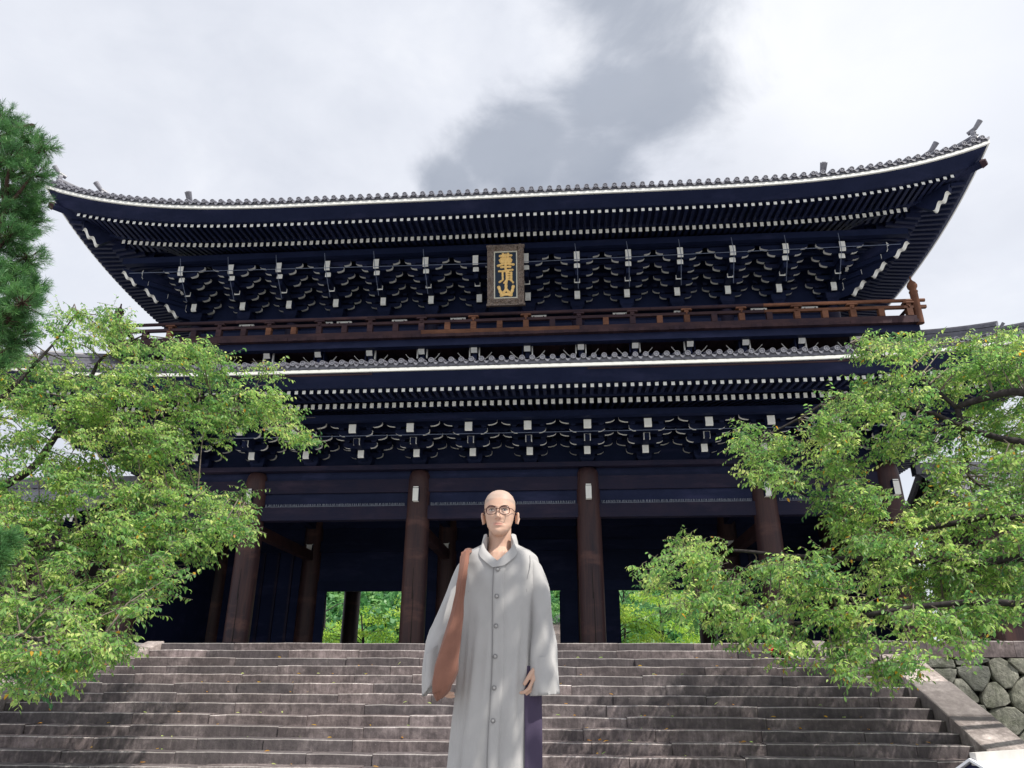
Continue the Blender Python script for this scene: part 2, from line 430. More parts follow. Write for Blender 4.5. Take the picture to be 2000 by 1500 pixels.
# ------------------------------------------------------------------ the temple gate
gate = thing('temple_gate', 'huge two storey timber temple gate with tiled roofs and white painted rafter ends', 'temple gate', (0, 0, ZT))
def gp(o): return local(o, gate)
WXL, WYL = 12.75, 0.0                       # lower storey: corner column, front column row
WXU, WYU = 12.0, 0.2                        # upper storey
YB = 12.8                                    # back column row
COLX = (-12.75, -8.7, -2.9, 2.9, 8.7, 12.75)

def make_column_mesh(r0, r1, z0, z1, seg=28):
    m_ = MB(); h = z1-z0
    prof = [(r0*1.0, z0), (r0*1.0, z0+h*.3), (r0*.985, z0+h*.6), (r1, z1-.5), (r1*.97, z1-.3), (r1*.9, z1-.14), (r1*.74, z1-.03), (r1*.6, z1)]
    # a long drying crack on the front of each shaft
    base = len(m_.v)
    for r_, z in prof:
        for k in range(seg):
            an = 2*math.pi*(k+.5)/seg-math.pi/2
            d = 0
            m_.v.append(((r_-d)*math.cos(an), (r_-d)*math.sin(an), z))
    for i in range(len(prof)-1):
        for k in range(seg):
            m_.f.append([i*seg+k, i*seg+(k+1) % seg, (i+1)*seg+(k+1) % seg, (i+1)*seg+k]); m_.m.append(0)
    m_.f.append([(len(prof)-1)*seg+k for k in range(seg)]); m_.m.append(0)
    return m_
cm = make_column_mesh(.41, .385, ZT+.12, 6.74).mesh('column', 'column', True)
bm_ = MB(); bm_.lathe([(.70, ZT-.02), (.70, ZT+.04), (.62, ZT+.10), (.50, ZT+.125), (.42, ZT+.13)], seg=28); bmesh_base = bm_.mesh('column_base', 'cheek', True)
cr = MB()
for z0_, z1_, x_ in ((.95, 2.6, .06), (2.4, 3.4, .03)):
    cr.prism([(x_-.012, z0_), (x_+.012, z0_), (x_+.004, z1_), (x_-.004, z1_)], 'y', -.4135, -.40)
crack_mesh = cr.mesh('drying_crack', 'mortar')
for Y in (0.0, 6.4, YB):
    for X in COLX:
        c = gp(link('column', cm, None, (X, Y, 0)))
        b_ = link('column_base', bmesh_base); b_.parent = c
        if Y == 0: k_ = link('drying_crack', crack_mesh); k_.parent = c

def xbeam(name, x0, x1, y0, y1, z0, z1, mat='beam', front=None):
    m_ = MB(); m_.box(x0, x1, y0, y1, z0, z1); return gp(m_.build(name, mat))
# tie beams, each bay of the front, middle and back rows a beam of its own
for Y, rows in ((0.0, ((5.04, 5.50, .17), (5.98, 6.44, .15))), (6.4, ((5.0, 5.45, .16), (6.0, 6.45, .14))), (YB, ((4.15, 4.6, .16), (5.9, 6.4, .14)))):
    for a, b_ in zip(COLX[:-1], COLX[1:]):
        for z0_, z1_, hw in rows:
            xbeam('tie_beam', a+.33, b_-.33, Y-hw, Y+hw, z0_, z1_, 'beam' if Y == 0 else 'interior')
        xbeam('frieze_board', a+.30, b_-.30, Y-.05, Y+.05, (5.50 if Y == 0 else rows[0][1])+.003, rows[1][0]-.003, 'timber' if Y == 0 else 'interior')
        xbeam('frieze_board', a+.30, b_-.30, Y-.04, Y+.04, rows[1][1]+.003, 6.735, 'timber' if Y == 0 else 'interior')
for X in COLX:                               # beams running back from row to row
    for ya, yb in ((0, 6.4), (6.4, YB)):
        xbeam('tie_beam', X-.15, X+.15, ya+.36, yb-.36, 4.62, 5.0, 'column')
        xbeam('tie_beam', X-.14, X+.14, ya+.36, yb-.36, 5.95, 6.4, 'interior')
xbeam('plate_beam', -13.25, 13.25, -.33, .33, 6.742, 6.905, 'beam')
xbeam('plate_beam', -13.25, 13.25, YB-.33, YB+.33, 6.742, 6.905, 'interior')
for X in (-12.75, 12.75): xbeam('plate_beam', X-.33, X+.33, .335, YB-.335, 6.742, 6.90, 'interior')
xbeam('ceiling', -12.7, 12.7, .34, YB-.34, 6.91, 6.98, 'interior')
for i in range(12):                          # ceiling joists
    y = .9+i*1.0; xbeam('ceiling_joist', -12.4, 12.4, y-.07, y+.07, 6.745, 6.905, 'interior')
# white painted beam noses on the front columns
nz = MB(); nz.box(-.095, .095, -.60, -.38, 5.57, 6.0, 0, front=1, bottom=1)
nz.box(-.088, .088, -.595, -.40, 6.02, 6.06, 0, front=1)
nose_mesh = nz.mesh('beam_nose', ['timber', 'white'])
for X in COLX: gp(link('beam_nose', nose_mesh, None, (X, 0, 0)))
nz = MB(); pr = [(-.16, 5.30), (-.115, 5.24), (-.10, 4.86), (-.13, 4.79), (.13, 4.79), (.10, 4.86), (.115, 5.24), (.16, 5.30), (.1, 5.26), (-.1, 5.26)]
nz.prism(pr, 'y', -.52, -.36, 0, None, 1)
nm2 = nz.mesh('beam_nose', ['timber', 'white'])
for X in (-12.75, -8.7, -2.9, 2.9, 8.7, 12.75): gp(link('beam_nose', nm2, None, (X, 6.4, 0)))
# bird spikes along the top of the front tie beam
m_ = MB()
for a, b_ in zip(COLX[:-1], COLX[1:]):
    x = a+.45
    m_.box(a+.45, b_-.45, -.135, -.125, 5.503, 5.516)
    while x < b_-.45:
        m_.tube([(x, -.13, 5.505), (x+rng.uniform(-.03, .03), -.13+rng.uniform(-.05, .03), 5.60)], .0055, 3); x += .033
tag(gp(m_.build('bird_spikes', 'spike')), kind='stuff')
# middle row: end bay walls, jambs, lintel and open door leaves
for sx in (-1, 1):
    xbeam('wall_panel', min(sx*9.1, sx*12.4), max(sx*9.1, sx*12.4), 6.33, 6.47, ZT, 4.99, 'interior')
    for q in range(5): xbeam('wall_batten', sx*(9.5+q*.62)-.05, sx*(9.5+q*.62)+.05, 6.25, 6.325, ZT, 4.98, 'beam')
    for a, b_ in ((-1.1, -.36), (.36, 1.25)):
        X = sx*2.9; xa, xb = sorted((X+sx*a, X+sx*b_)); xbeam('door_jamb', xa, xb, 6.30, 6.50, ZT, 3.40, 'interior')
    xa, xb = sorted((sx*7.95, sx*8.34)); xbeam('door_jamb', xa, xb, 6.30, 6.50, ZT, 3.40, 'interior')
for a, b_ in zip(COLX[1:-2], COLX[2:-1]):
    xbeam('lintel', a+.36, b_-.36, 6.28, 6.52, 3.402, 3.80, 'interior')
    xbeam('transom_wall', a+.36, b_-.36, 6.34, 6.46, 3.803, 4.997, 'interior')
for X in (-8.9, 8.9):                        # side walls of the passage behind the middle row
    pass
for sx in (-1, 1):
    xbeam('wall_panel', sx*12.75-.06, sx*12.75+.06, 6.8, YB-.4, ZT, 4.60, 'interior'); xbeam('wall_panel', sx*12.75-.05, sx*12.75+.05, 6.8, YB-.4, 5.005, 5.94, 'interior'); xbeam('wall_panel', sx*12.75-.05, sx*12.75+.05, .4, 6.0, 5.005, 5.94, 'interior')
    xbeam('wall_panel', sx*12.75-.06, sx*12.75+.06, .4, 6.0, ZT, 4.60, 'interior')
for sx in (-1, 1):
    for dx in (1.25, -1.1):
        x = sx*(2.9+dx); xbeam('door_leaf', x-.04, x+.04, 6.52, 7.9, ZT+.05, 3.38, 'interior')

# ---------------- eaves
class Eave:
    def __init__(s, xw, yw, over, zs, rise, reach):
        s.xc, s.yf = xw+over, yw-over; s.yb = YB-(yw)+over; s.xw, s.yw, s.over = xw, yw, over
        s.zs, s.rise, s.reach = zs, rise, reach
    def c(s, dist): return s.rise*max(0, 1-dist/s.reach)**3
    def front(s, X, u, dz):
        """X along, u metres in from the eave line, dz above the eave datum"""
        f = max(0, 1-u/s.over)
        return (X, s.yf+u, s.zs+dz+s.c(s.xc-abs(X))*f)
    def side(s, sx, Y, u, dz):
        f = max(0, 1-u/s.over); d = min(Y-s.yf, s.yb-Y)
        return (sx*(s.xc-u), Y, s.zs+dz+s.c(d)*f)
EU = Eave(WXU+.12, WYU, 4.22, 15.14, 1.30, 10.2)
EL = Eave(WXL, WYL, 4.2, 8.775, .62, 10.2)
def eave_strip(E, name, prof, mats, mi, n=72, back=True):
    """prof: closed polygon of (u, dz); swept round the front and the two sides, mitred at the corners"""
    m_ = MB(); stations = []
    nb = 36
    for i in range(nb, 0, -1):
        Y = E.yf+(E.yb-E.yf)*i/nb; stations.append(('s', -1, Y))
    for i in range(n+1): stations.append(('f', 0, -E.xc+2*E.xc*i/n))
    for i in range(1, nb+1): stations.append(('s', 1, E.yf+(E.yb-E.yf)*i/nb))
    P = []
    for k, sx, t in stations:
        row = []
        for u, dz in prof+[prof[0]]:
            if k == 'f':
                X = max(-E.xc+u, min(E.xc-u, t)); p = E.front(X, u, dz)
                p = (p[0], p[1], E.zs+dz+E.c(E.xc-abs(t))*max(0, 1-u/E.over))
            else:
                Y = max(E.yf+u, min(E.yb-u, t)); p = E.side(sx, Y, u, dz)
                p = (p[0], p[1], E.zs+dz+E.c(min(t-E.yf, E.yb-t))*max(0, 1-u/E.over))
            row.append(p)
        P.append(row)
    m_.grid(P)
    m_.m = [mi[j] for _ in range(len(P)-1) for j in range(len(prof))]
    return gp(m_.build(name, mats))
def build_eaves(E, st):
    h = st['h']
    # white strip, dark eave beam, soffit
    eave_strip(E, 'eave_strip', [(0, 0), (0, h), (.22, h+.03), (.22, .0)], ['white'], [0, 0, 0, 0])
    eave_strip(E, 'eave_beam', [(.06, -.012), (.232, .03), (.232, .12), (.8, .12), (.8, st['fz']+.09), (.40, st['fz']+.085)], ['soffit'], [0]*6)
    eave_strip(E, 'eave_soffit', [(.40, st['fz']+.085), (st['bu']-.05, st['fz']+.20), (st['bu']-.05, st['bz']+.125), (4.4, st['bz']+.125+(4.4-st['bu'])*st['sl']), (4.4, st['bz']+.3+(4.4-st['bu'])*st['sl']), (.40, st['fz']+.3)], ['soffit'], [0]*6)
    # flying rafters and base rafters, each one its own piece; white end grain
    def rafter_mesh(nm, w, h_, u0, z0, u1, z1):
        m_ = MB(); y0, y1 = u0, u1
        v = []
        for y, z in ((y0, z0), (y1, z1)): v += [(-w/2, y, z-h_/2), (w/2, y, z-h_/2), (w/2, y, z+h_/2), (-w/2, y, z+h_/2)]
        m_.add(v, [(0, 1, 2, 3), (5, 4, 7, 6), (0, 4, 5, 1), (1, 5, 6, 2), (2, 6, 7, 3), (3, 7, 4, 0)], [1, 0, 0, 0, 0, 0])
        return m_.mesh(nm, ['timber', 'white'])
    fm = rafter_mesh('flying_rafter', .105, .115, 0, 0, st['bu']-st['fu']+.75, .16)
    bmz = rafter_mesh('base_rafter', .115, .165, 0, 0, 4.3-st['bu'], (4.3-st['bu'])*st['sl'])
    def row(nm, me, u, dz, sp):
        n = int((E.xc-u-.42)/sp)
        for i in range(-n, n):
            X = (i+.5)*sp
            lim = E.xc-abs(X)           # clipped by the hip: short jack rafters near the corner
            p = E.front(X, u, dz)
            o_ = gp(link(nm, me, None, p))
            rise = E.c(E.xc-abs(X)); ln = (st['bu']-st['fu']+.75) if nm == 'flying_rafter' else 4.3-st['bu']
            mx = max(.25, lim-u-.12); sc = min(1, mx/ln)
            slope_fix = -rise/E.over*sc
            o_.rotation_euler = (math.atan(slope_fix), 0, 0)
            o_.scale = (1, sc, sc)
            o_.scale = (1, sc, 1)
    row('flying_rafter', fm, st['fu'], st['fz'], .243)
    row('base_rafter', bmz, st['bu'], st['bz'], st['bsp'])
    # rafters of the two gable-side eaves
    m_ = MB()
    for sx in (-1, 1):
        for u, dz, w, h_, ln, sl in ((st['fu'], st['fz'], .125, .135, st['bu']-st['fu']+.7, .1), (st['bu'], st['bz'], .13, .19, 4.2-st['bu'], st['sl'])):
            Y = E.yf+u+.5
            while Y < E.yb-u-.4:
                l2 = min(ln, max(.2, min(Y-E.yf, E.yb-Y)-u)); p = E.side(sx, Y, u, dz); q = E.side(sx, Y, u+l2, dz+l2*sl)
                v = []
                for (x, y, z) in (p, q): v += [(x, y-w/2, z-h_/2), (x, y+w/2, z-h_/2), (x, y+w/2, z+h_/2), (x, y-w/2, z+h_/2)]
                m_.add(v, [(0, 1, 2, 3), (5, 4, 7, 6), (0, 4, 5, 1), (1, 5, 6, 2), (2, 6, 7, 3), (3, 7, 4, 0)], [1, 0, 0, 0, 0, 0]); Y += .243
    tag(gp(m_.build('side_rafters', ['timber', 'white'])), kind='stuff')
    # hip rafters: the upper ends in a capped tip, the lower in a white wavy nose
    for sx in (-1, 1):
        m_ = MB(); tip = E.front(sx*(E.xc-.42), .42, st['fz']+.02); inn = E.front(sx*(E.xc-4.2), 4.2, st['bz']+.9)
        d = Vector(inn)-Vector(tip); m_.tube([Vector(tip)-d.normalized()*.28, inn], .15, 4)
        gp(m_.build('hip_rafter', 'timber'))
        m_ = MB(); t2 = Vector(tip)-d.normalized()*.30; m_.tube([t2-d.normalized()*.06, t2+d.normalized()*.10], [.13, .185], 4); gp(m_.build('hip_rafter_cap', 'rail'))
        # white wavy nose of the lower hip rafter
        ub = st['bu']-.35; P0 = Vector(E.front(sx*(E.xc-ub), ub, st['bz']-.02)); dd = Vector((-sx, 1, -.15)).normalized()
        wavy_nose(P0, Vector((sx, -1, .0)).normalized(), .95, .26, .30, sx)
def wavy_nose(P0, out, length, w, h, sx, parent=None):
    """a diagonal timber whose rounded, twice curved lower end face is painted white"""
    side = Vector((out.y, -out.x, 0)); n = 14; rows = []
    m_ = MB()
    for i in range(n+1):
        t = i/n; q = P0+out*(.5-t)*length*.62+Vector((0, 0, -t*.48*length+.07*math.sin(t*4*math.pi)))
        rows.append((q+side*w/2, q-side*w/2))
    top = P0+Vector((0, 0, .26))
    v = []
    for a, b_ in rows: v += [a, b_]
    v += [top+out*.4*length+side*w/2, top+out*.4*length-side*w/2, top-out*1.3+side*w/2+Vector((0, 0, .2)), top-out*1.3-side*w/2+Vector((0, 0, .2))]
    k = 2*(n+1); fs = []; ms = []
    for i in range(n): fs.append((2*i, 2*i+1, 2*i+3, 2*i+2)); ms.append(1)
    fs.append((0, k, k+1, 1)); ms.append(0)
    fs.append((k, k+2, k+3, k+1)); ms.append(0)
    fs.append((2*n, 2*n+1, k+3, k+2)); ms.append(0)
    fs.append(tuple([2*i for i in range(n+1)])+(k+2, k)); ms.append(0)
    fs.append(tuple([2*i+1 for i in range(n, -1, -1)])+(k+1, k+3)); ms.append(0)
    m_.add(v, fs, ms)
    return gp(m_.build('hip_nose', ['timber', 'white']))
build_eaves(EU, dict(h=.10, fu=.5, fz=-.39, bu=1.6, bz=-.45, sl=.28, bsp=.232))
build_eaves(EL, dict(h=.095, fu=.5, fz=-.445, bu=1.4, bz=-.60, sl=.28, bsp=.243))

for x0_, x1_ in ((-9.4, -3.7), (2.9, 11.4)):
    m_ = MB(); P = []
    for i in range(25):
        X = x0_+(x1_-x0_)*i/24; P.append([EL.front(X, u, dz) for u, dz in ((.075, -.018), (.075, -.075), (.10, -.08), (.10, -.018))])
    m_.grid(P); gp(m_.build('fascia_board', 'rail'))

# ---------------- roof tiles
def eave_tile_mesh():
    m_ = MB(); r_ = .084; seg = 14
    # round cover tile lying back up the slope, raised rim, sunk face, centre boss
    rings = [(.55, r_, .16), (0, r_, 0), (-.012, r_*.97, 0), (-.012, r_*.76, 0), (.010, r_*.72, 0), (.010, r_*.36, 0), (-.004, r_*.30, 0), (-.004, .001, 0)]
    base = 0
    for y, rr, dz in rings:
        for k in range(seg):
            a = 2*math.pi*k/seg; m_.v.append((rr*math.cos(a), y, rr*math.sin(a)+dz))
    for i in range(len(rings)-1):
        for k in range(seg):
            m_.f.append([i*seg+k, (i+1)*seg+k, (i+1)*seg+(k+1) % seg, i*seg+(k+1) % seg]); m_.m.append(0 if i < 1 else 1)
    # hanging crescent of the pan tile beside it
    n = 8; v = []
    for i in range(n+1):
        t = i/n; x = .075+t*.16; z = -.045-.05*math.sin(math.pi*t); hh = .022+.03*math.sin(math.pi*t)
        v += [(x, .02, z+hh*.5), (x, .02, z-hh), (x, .5, z+hh*.5+.14)]
    fs = []
    for i in range(n): a = 3*i; fs += [(a, a+1, a+4, a+3), (a+2, a, a+3, a+5)]
    m_.add(v, fs, 1)
    return m_.mesh('eave_tile', ['tile', 'tile_face'])
etm = eave_tile_mesh(); smoothing(type('o', (), {'data': etm})(), 35)
def tiles(E, h, zc):
    n = int((E.xc-.1)/.31)
    for i in range(-n, n+1):
        X = i*.31; p = E.front(X, -.05, zc)
        o_ = gp(link('eave_tile', etm, None, p)); sl = 3*E.rise/E.reach*max(0, 1-(E.xc-abs(X))/E.reach)**2*(1 if X > 0 else -1)
        o_.rotation_euler = (0, -math.atan(sl), 0)
    m_ = MB()                                  # side eave tiles
    for sx in (-1, 1):
        Y = E.yf+.2
        while Y < E.yb:
            p = Vector(E.side(sx, Y, -.05, zc)); m_.tube([p, p+Vector((-sx*.5, 0, .15))], .092, 8); Y += .31
    tag(gp(m_.build('side_eave_tiles', 'tile_face')), kind='stuff')
    eave_strip(E, 'tile_bed', [(.01, h+.032), (.01, zc-.06), (.5, zc+.1), (.5, h+.035)], ['tile'], [0]*4)
tiles(EU, .10, .262)
tiles(EL, .095, .305)
def roof(E, prof, name):
    """corrugated tiled slopes; prof: (u inward, dz) up the slope; ribs run up the slope every .31 m"""
    m_ = MB()
    for face in ('f', 'b', -1, 1):
        half = E.xc if face in ('f', 'b') else (E.yb-E.yf)/2
        step = .155; n = int(half/step)
        P = []
        for i in range(-n, n+1):
            t = i*step; row = []
            rib = .075 if i % 2 == 0 else 0.0
            for u, dz in prof:
                tt = max(-half+u, min(half-u, t)) if half > u else 0
                cc = E.c(half-abs(t))*max(0, 1-u/E.over)
                z = E.zs+dz+cc+rib
                if face == 'f': row.append((tt, E.yf+u, z))
                elif face == 'b': row.append((-tt, E.yb-u, z))
                else: row.append((face*(E.xc-u), 6.4+tt*face, z))
            P.append(row)
        m_.grid(P)
    return tag(gp(m_.build(name, 'tile')), kind='stuff')
roof(EU, [(.1, .26), (1, .60), (2.5, 1.25), (4.5, 2.3), (7, 3.95), (9, 5.5), (10.39, 6.4)], 'roof_tiles')
roof(EL, [(.1, .30), (1, .62), (2.2, 1.02), (3.3, 1.40), (4.3, 1.72)], 'roof_tiles')
m_ = MB(); m_.box(-6.2, 6.2, 6.0, 6.8, 21.3, 22.1); gp(m_.build('main_ridge', 'tile'))
# hip ridges with demon tiles
def ogre_tile(p, out, s, with_horn=True):
    m_ = MB(); side = Vector((-out.y, out.x, 0)); p = Vector(p)
    prof = [(-.26, 0), (-.30, .12), (-.20, .22), (-.22, .36), (-.12, .44), (-.07, .56), (0, .60), (.07, .56), (.12, .44), (.22, .36), (.20, .22), (.30, .12), (.26, 0)]
    f = [p+side*a*s+Vector((0, 0, b_*s))+out*.02 for a, b_ in prof]; bk = [q-out*.14*s for q in f]; n = len(f)
    m_.add(f+bk, [tuple(range(n)), tuple(range(2*n-1, n-1, -1))]+[(i, n+i, n+(i+1) % n, (i+1) % n) for i in range(n)])
    for a, b_, rr in ((0, .30, .10), (-.12, .38, .05), (.12, .38, .05), (0, .18, .07), (-.2, .1, .06), (.2, .1, .06)):
        q = p+side*a*s+Vector((0, 0, b_*s)); m_.tube([q-out*.02, q+out*.05*s, q+out*.085*s], [rr*s, rr*.8*s, rr*.25*s], 8)
    if with_horn:
        q = p+Vector((0, 0, .52*s)); m_.tube([q-out*.25*s, q+out*.05*s+Vector((0, 0, .1*s)), q+out*.28*s+Vector((0, 0, .34*s))], [.085*s, .085*s, .105*s], 12)
    return gp(m_.build('ridge_end_tile', ['tile_face']))
def hip_ridge(E, sx, zc):
    out = Vector((sx, -1, 0)).normalized()
    def on(u, dz): 
        return Vector((sx*(E.xc-u), E.yf+u, E.zs+zc+.0+E.c(u)*max(0, 1-u/E.over)+.38*u+.02*u*u+dz))
    for u0, u1, hh, w in ((.25, 1.25, .26, .15), (1.25, 9.0 if E is EU else 4.0, .46, .19)):
        m_ = MB(); side = Vector((-out.y, out.x, 0))
        k = 10
        for lay in range(4):
            z0, z1 = hh*lay/4, hh*(lay+1)/4-.012; ww = w*(1.0 if lay % 2 else .9)
            P = []
            for i in range(k+1):
                q = on(u0+(u1-u0)*i/k, 0); P.append([q+side*ww+Vector((0, 0, z0)), q+side*ww+Vector((0, 0, z1)), q-side*ww+Vector((0, 0, z1)), q-side*ww+Vector((0, 0, z0)), q+side*ww+Vector((0, 0, z0))])
            m_.grid(P)
            m_.f.append([len(m_.v)-5*(k+1)+j for j in range(4)]); m_.m.append(0)
        m_.tube([on(u0+(u1-u0)*i/k, hh+.03) for i in range(k+1)], .08, 8)
        gp(m_.build('hip_ridge', 'tile'))
        ogre_tile(on(u0-.02, .04), out, (.85 if hh < .3 else .95)*(1 if E is EU else .5))
for E, zc in ((EU, .27), (EL, .31)):
    for sx in (-1, 1): hip_ridge(E, sx, zc)
m_ = MB()
for sx in (-1, 1):                           # knob tiles ending the descending ridges
    m_ = MB(); p = Vector(EU.front(sx*11.05, .35, .40)); m_.tube([p+Vector((0, .5, .05)), p+Vector((0, .1, .22)), p+Vector((0, -.12, .46))], [.09, .095, .12], 14)
    m_.tube([p+Vector((0, -.105, .445)), p+Vector((0, -.135, .475))], [.075, .065], 12)
    for d in (-.25, .25): m_.tube([p+Vector((d*.3, 0, 0)), p+Vector((d, -.05, .05)), p+Vector((d*1.1, -.05, .16))], [.06, .05, .02], 8)
    gp(m_.build('ridge_knob_tile', 'tile_face'))
    m_ = MB(); a = Vector(EU.front(sx*11.05, .45, .42)); b_ = Vector(EU.front(sx*10.6, 5.5, 3.0)); m_.tube([a, b_], [.16, .22], 6); gp(m_.build('descending_ridge', 'tile'))

# ---------------- bracket complexes
def arm_mesh(name, half, curve, h, d):
    """a boat shaped cross arm: rounded, white painted ends"""
    m_ = MB(); n = 7
    pts = [(-(half), h)]
    for i in range(n+1):                       # left end, from the top down to the belly
        t = i/n; pts.append((-half+curve*(1-math.cos(t*math.pi/2)), h*.62*(1-math.sin(t*math.pi/2)) if True else 0))
    left = pts[:]
    right = [(-x, z) for x, z in left[::-1]]
    poly = left+right
    edge = [1]*(len(left)-1)+[0]+[1]*(len(right)-1)+[0]
    # polygon is given top-left -> bottom -> top-right, seen from the front
    m_.prism(poly, 'y', -d/2, d/2, 0, edge)
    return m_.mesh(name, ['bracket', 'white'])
def fwd_mesh(name, w, h, ln):
    m_ = MB(); pr = [(0, h), (0, h*.18), (.05, 0), (ln, 0), (ln, h)]
    m_.prism([(y, z) for y, z in pr], 'x', -w/2, w/2, 0, [1, 1, 0, 0, 0]); return m_.mesh(name, ['bracket', 'white'])
def pent_mesh(name, w, h, ln):
    m_ = MB(); m_.prism([(-w/2, 0), (w/2, 0), (w/2, h*.72), (0, h), (-w/2, h*.72)], 'y', 0, ln, 0, [0, 0, 0, 0, 0], 1)
    return m_.mesh(name, ['bracket', 'white'])
AL = arm_mesh('bracket_arm', .82, .24, .17, .12); AS = arm_mesh('bracket_arm', .58, .24, .17, .12)
ALL = arm_mesh('bracket_arm', .90, .30, .19, .12); ASL = arm_mesh('bracket_arm', .58, .22, .19, .12)
F1 = fwd_mesh('bracket_nose', .20, .31, .9); F2 = pent_mesh('bracket_nose', .21, .235, 1.2); F4 = fwd_mesh('bracket_nose', .20, .37, 1.6)
FB = fwd_mesh('bracket_nose', .21, .26, 1.0); FM = fwd_mesh('bracket_nose', .22, .255, 1.4); FT = fwd_mesh('bracket_nose', .24, .29, 1.8)
def block(m_, x, y, z, s=.13, h=.13, mi=0):
    v = []
    for k, zz in ((.68, 0), (1, h*.45), (1, h)):
        v += [(x-s*k, y-s*k, z+zz), (x+s*k, y-s*k, z+zz), (x+s*k, y+s*k, z+zz), (x-s*k, y+s*k, z+zz)]
    f = [(0, 3, 2, 1), (8, 9, 10, 11)]
    for i in (0, 4):
        for k in range(4): f.append((i+k, i+(k+1) % 4, i+4+(k+1) % 4, i+4+k))
    m_.add(v, f, mi)
def core_mesh(name, tiers, base, extra):
    m_ = MB(); block(m_, 0, base[0], base[1], .26, .34)
    for b_ in extra: m_.box(*b_)
    k_ = MB()
    for (y, z, half_s, half_l) in tiers:
        for x in (-half_s+.12, half_s-.12): block(k_, x, y, z+.205, .085, .10)
        for x in (-half_l+.1, 0, half_l-.1): block(k_, x, y, z+.505, .09, .10)
    return m_.mesh(name, ['bracket']), k_.mesh('bearing_blocks', ['bracket'])
# upper storey: (Y, z of short arm); long arm sits .31 higher
UT = [(.02, 13.22), (-.45, 13.52), (-1.0, 13.74), (-1.55, 13.93)]
LT = [(-.05, 7.22), (-.9, 7.33), (-1.6, 7.54)]
UC, UCB = core_mesh('bracket_set', [(y, z, .58, .82) for y, z in UT], (.0, 12.80), [(-.08, .08, -.25, .2, 12.9, 14.2), (-.075, .075, -1.5, .15, 13.5, 13.7)])
LC, LCB = core_mesh('bracket_set', [(y, z, .58, .9) for y, z in LT], (-.05, 6.91), [(-.08, .08, -.25, .1, 7.0, 7.8), (-.075, .075, -1.5, .05, 7.3, 7.5)])
def bracket(X, kind):
    if kind == 'u':
        c = gp(link('bracket_set', UC, None, (X, 0, 0))); tag(link('bearing_blocks', UCB, c), kind='stuff')
        for y, z in UT:
            a = link('bracket_arm', AS, c, (0, y, z)); b_ = link('bracket_arm', AL, c, (0, y, z+.25))
        for me, y, z in ((F1, -.45, 13.12), (F2, -1.0, 13.45), (F2, -1.58, 13.74), (F4, -1.78, 13.93)): link('bracket_nose', me, c, (0, y, z))
    else:
        c = gp(link('bracket_set', LC, None, (X, 0, 0))); tag(link('bearing_blocks', LCB, c), kind='stuff')
        for y, z in LT: link('bracket_arm', ASL, c, (0, y, z)); link('bracket_arm', ALL, c, (0, y, z+.30))
        for me, y, z in ((FB, -.8, 7.04), (FM, -1.4, 7.31), (FT, -2.0, 7.54)): link('bracket_nose', me, c, (0, y, z))
    return c
UX = [s_*(.915+1.83*i) for i in range(6) for s_ in (-1, 1)]
LX = [s_*(.967+1.933*i) for i in range(5) for s_ in (-1, 1)]+[s_*10.72 for s_ in (-1, 1)]
for X in UX: bracket(X, 'u')
for X in LX: bracket(X, 'l')
# corner sets: front arms, plus arms along the side, plus diagonal noses
def corner(sx, xw, tiers, kind):
    c = bracket(sx*xw, kind)
    side_n = [(F1, .45), (F2, 1.0), (F2, 1.58), (F4, 1.78)] if kind == 'u' else [(FB, .8), (FM, 1.4), (FT, 2.0)]
    zs = (13.12, 13.45, 13.74, 13.93) if kind == 'u' else (7.04, 7.31, 7.54)
    yw = WYU if kind == 'u' else 0
    for (me, u), z in zip(side_n, zs):
        link('bracket_nose', me, c, (sx*u, yw, z), (0, 0, R(90*sx)))
        link('bracket_nose', me, c, (sx*u*.92, yw-u*.92-.1, z+.02), (0, 0, R(45*sx)))
    for (y, z), u in zip(tiers, (0, .5, 1.0, 1.55)):
        link('bracket_arm', AS, c, (sx*u, yw, z), (0, 0, R(90))); link('bracket_arm', AL, c, (sx*u, yw, z+.25), (0, 0, R(90)))
    out = Vector((sx, -1, 0)).normalized()
    for k, (d, z) in enumerate(((1.1, zs[0]+.12), (1.9, zs[1]+.18), (2.75, zs[-1]+.12))):
        m_ = MB(); w = .12; L_ = .42; side = Vector((-out.y, out.x, 0)); P0 = Vector((sx*xw, yw, z))+out*d; n = 12
        v = []
        for i in range(n+1):
            t = i/n; q = P0+out*(.42-t*.8)*L_*1.6+Vector((0, 0, -.36*t+.045*math.sin(4*math.pi*t))); v += [q+side*w, q-side*w]
        v += [v[0]+Vector((0, 0, .1)), v[1]+Vector((0, 0, .1)), Vector((sx*xw, yw, z+.1))+side*w, Vector((sx*xw, yw, z+.1))-side*w, Vector((sx*xw, yw, z-.36))+side*w, Vector((sx*xw, yw, z-.36))-side*w]
        kk = 2*(n+1)
        fs = [(2*i, 2*i+1, 2*i+3, 2*i+2) for i in range(n)]+[(0, kk, kk+1, 1), (kk, kk+2, kk+3, kk+1), tuple(2*i for i in range(n+1))+(kk+4, kk+2, kk), tuple(2*i+1 for i in range(n, -1, -1))+(kk+1, kk+3, kk+5)]
        m_.add(v, fs, [1]*n+[0]*4); local(m_.build('diagonal_nose', ['bracket', 'white']), gate)
    return c
for sx in (-1, 1):
    corner(sx, WXU, UT, 'u'); corner(sx, WXL, LT, 'l')
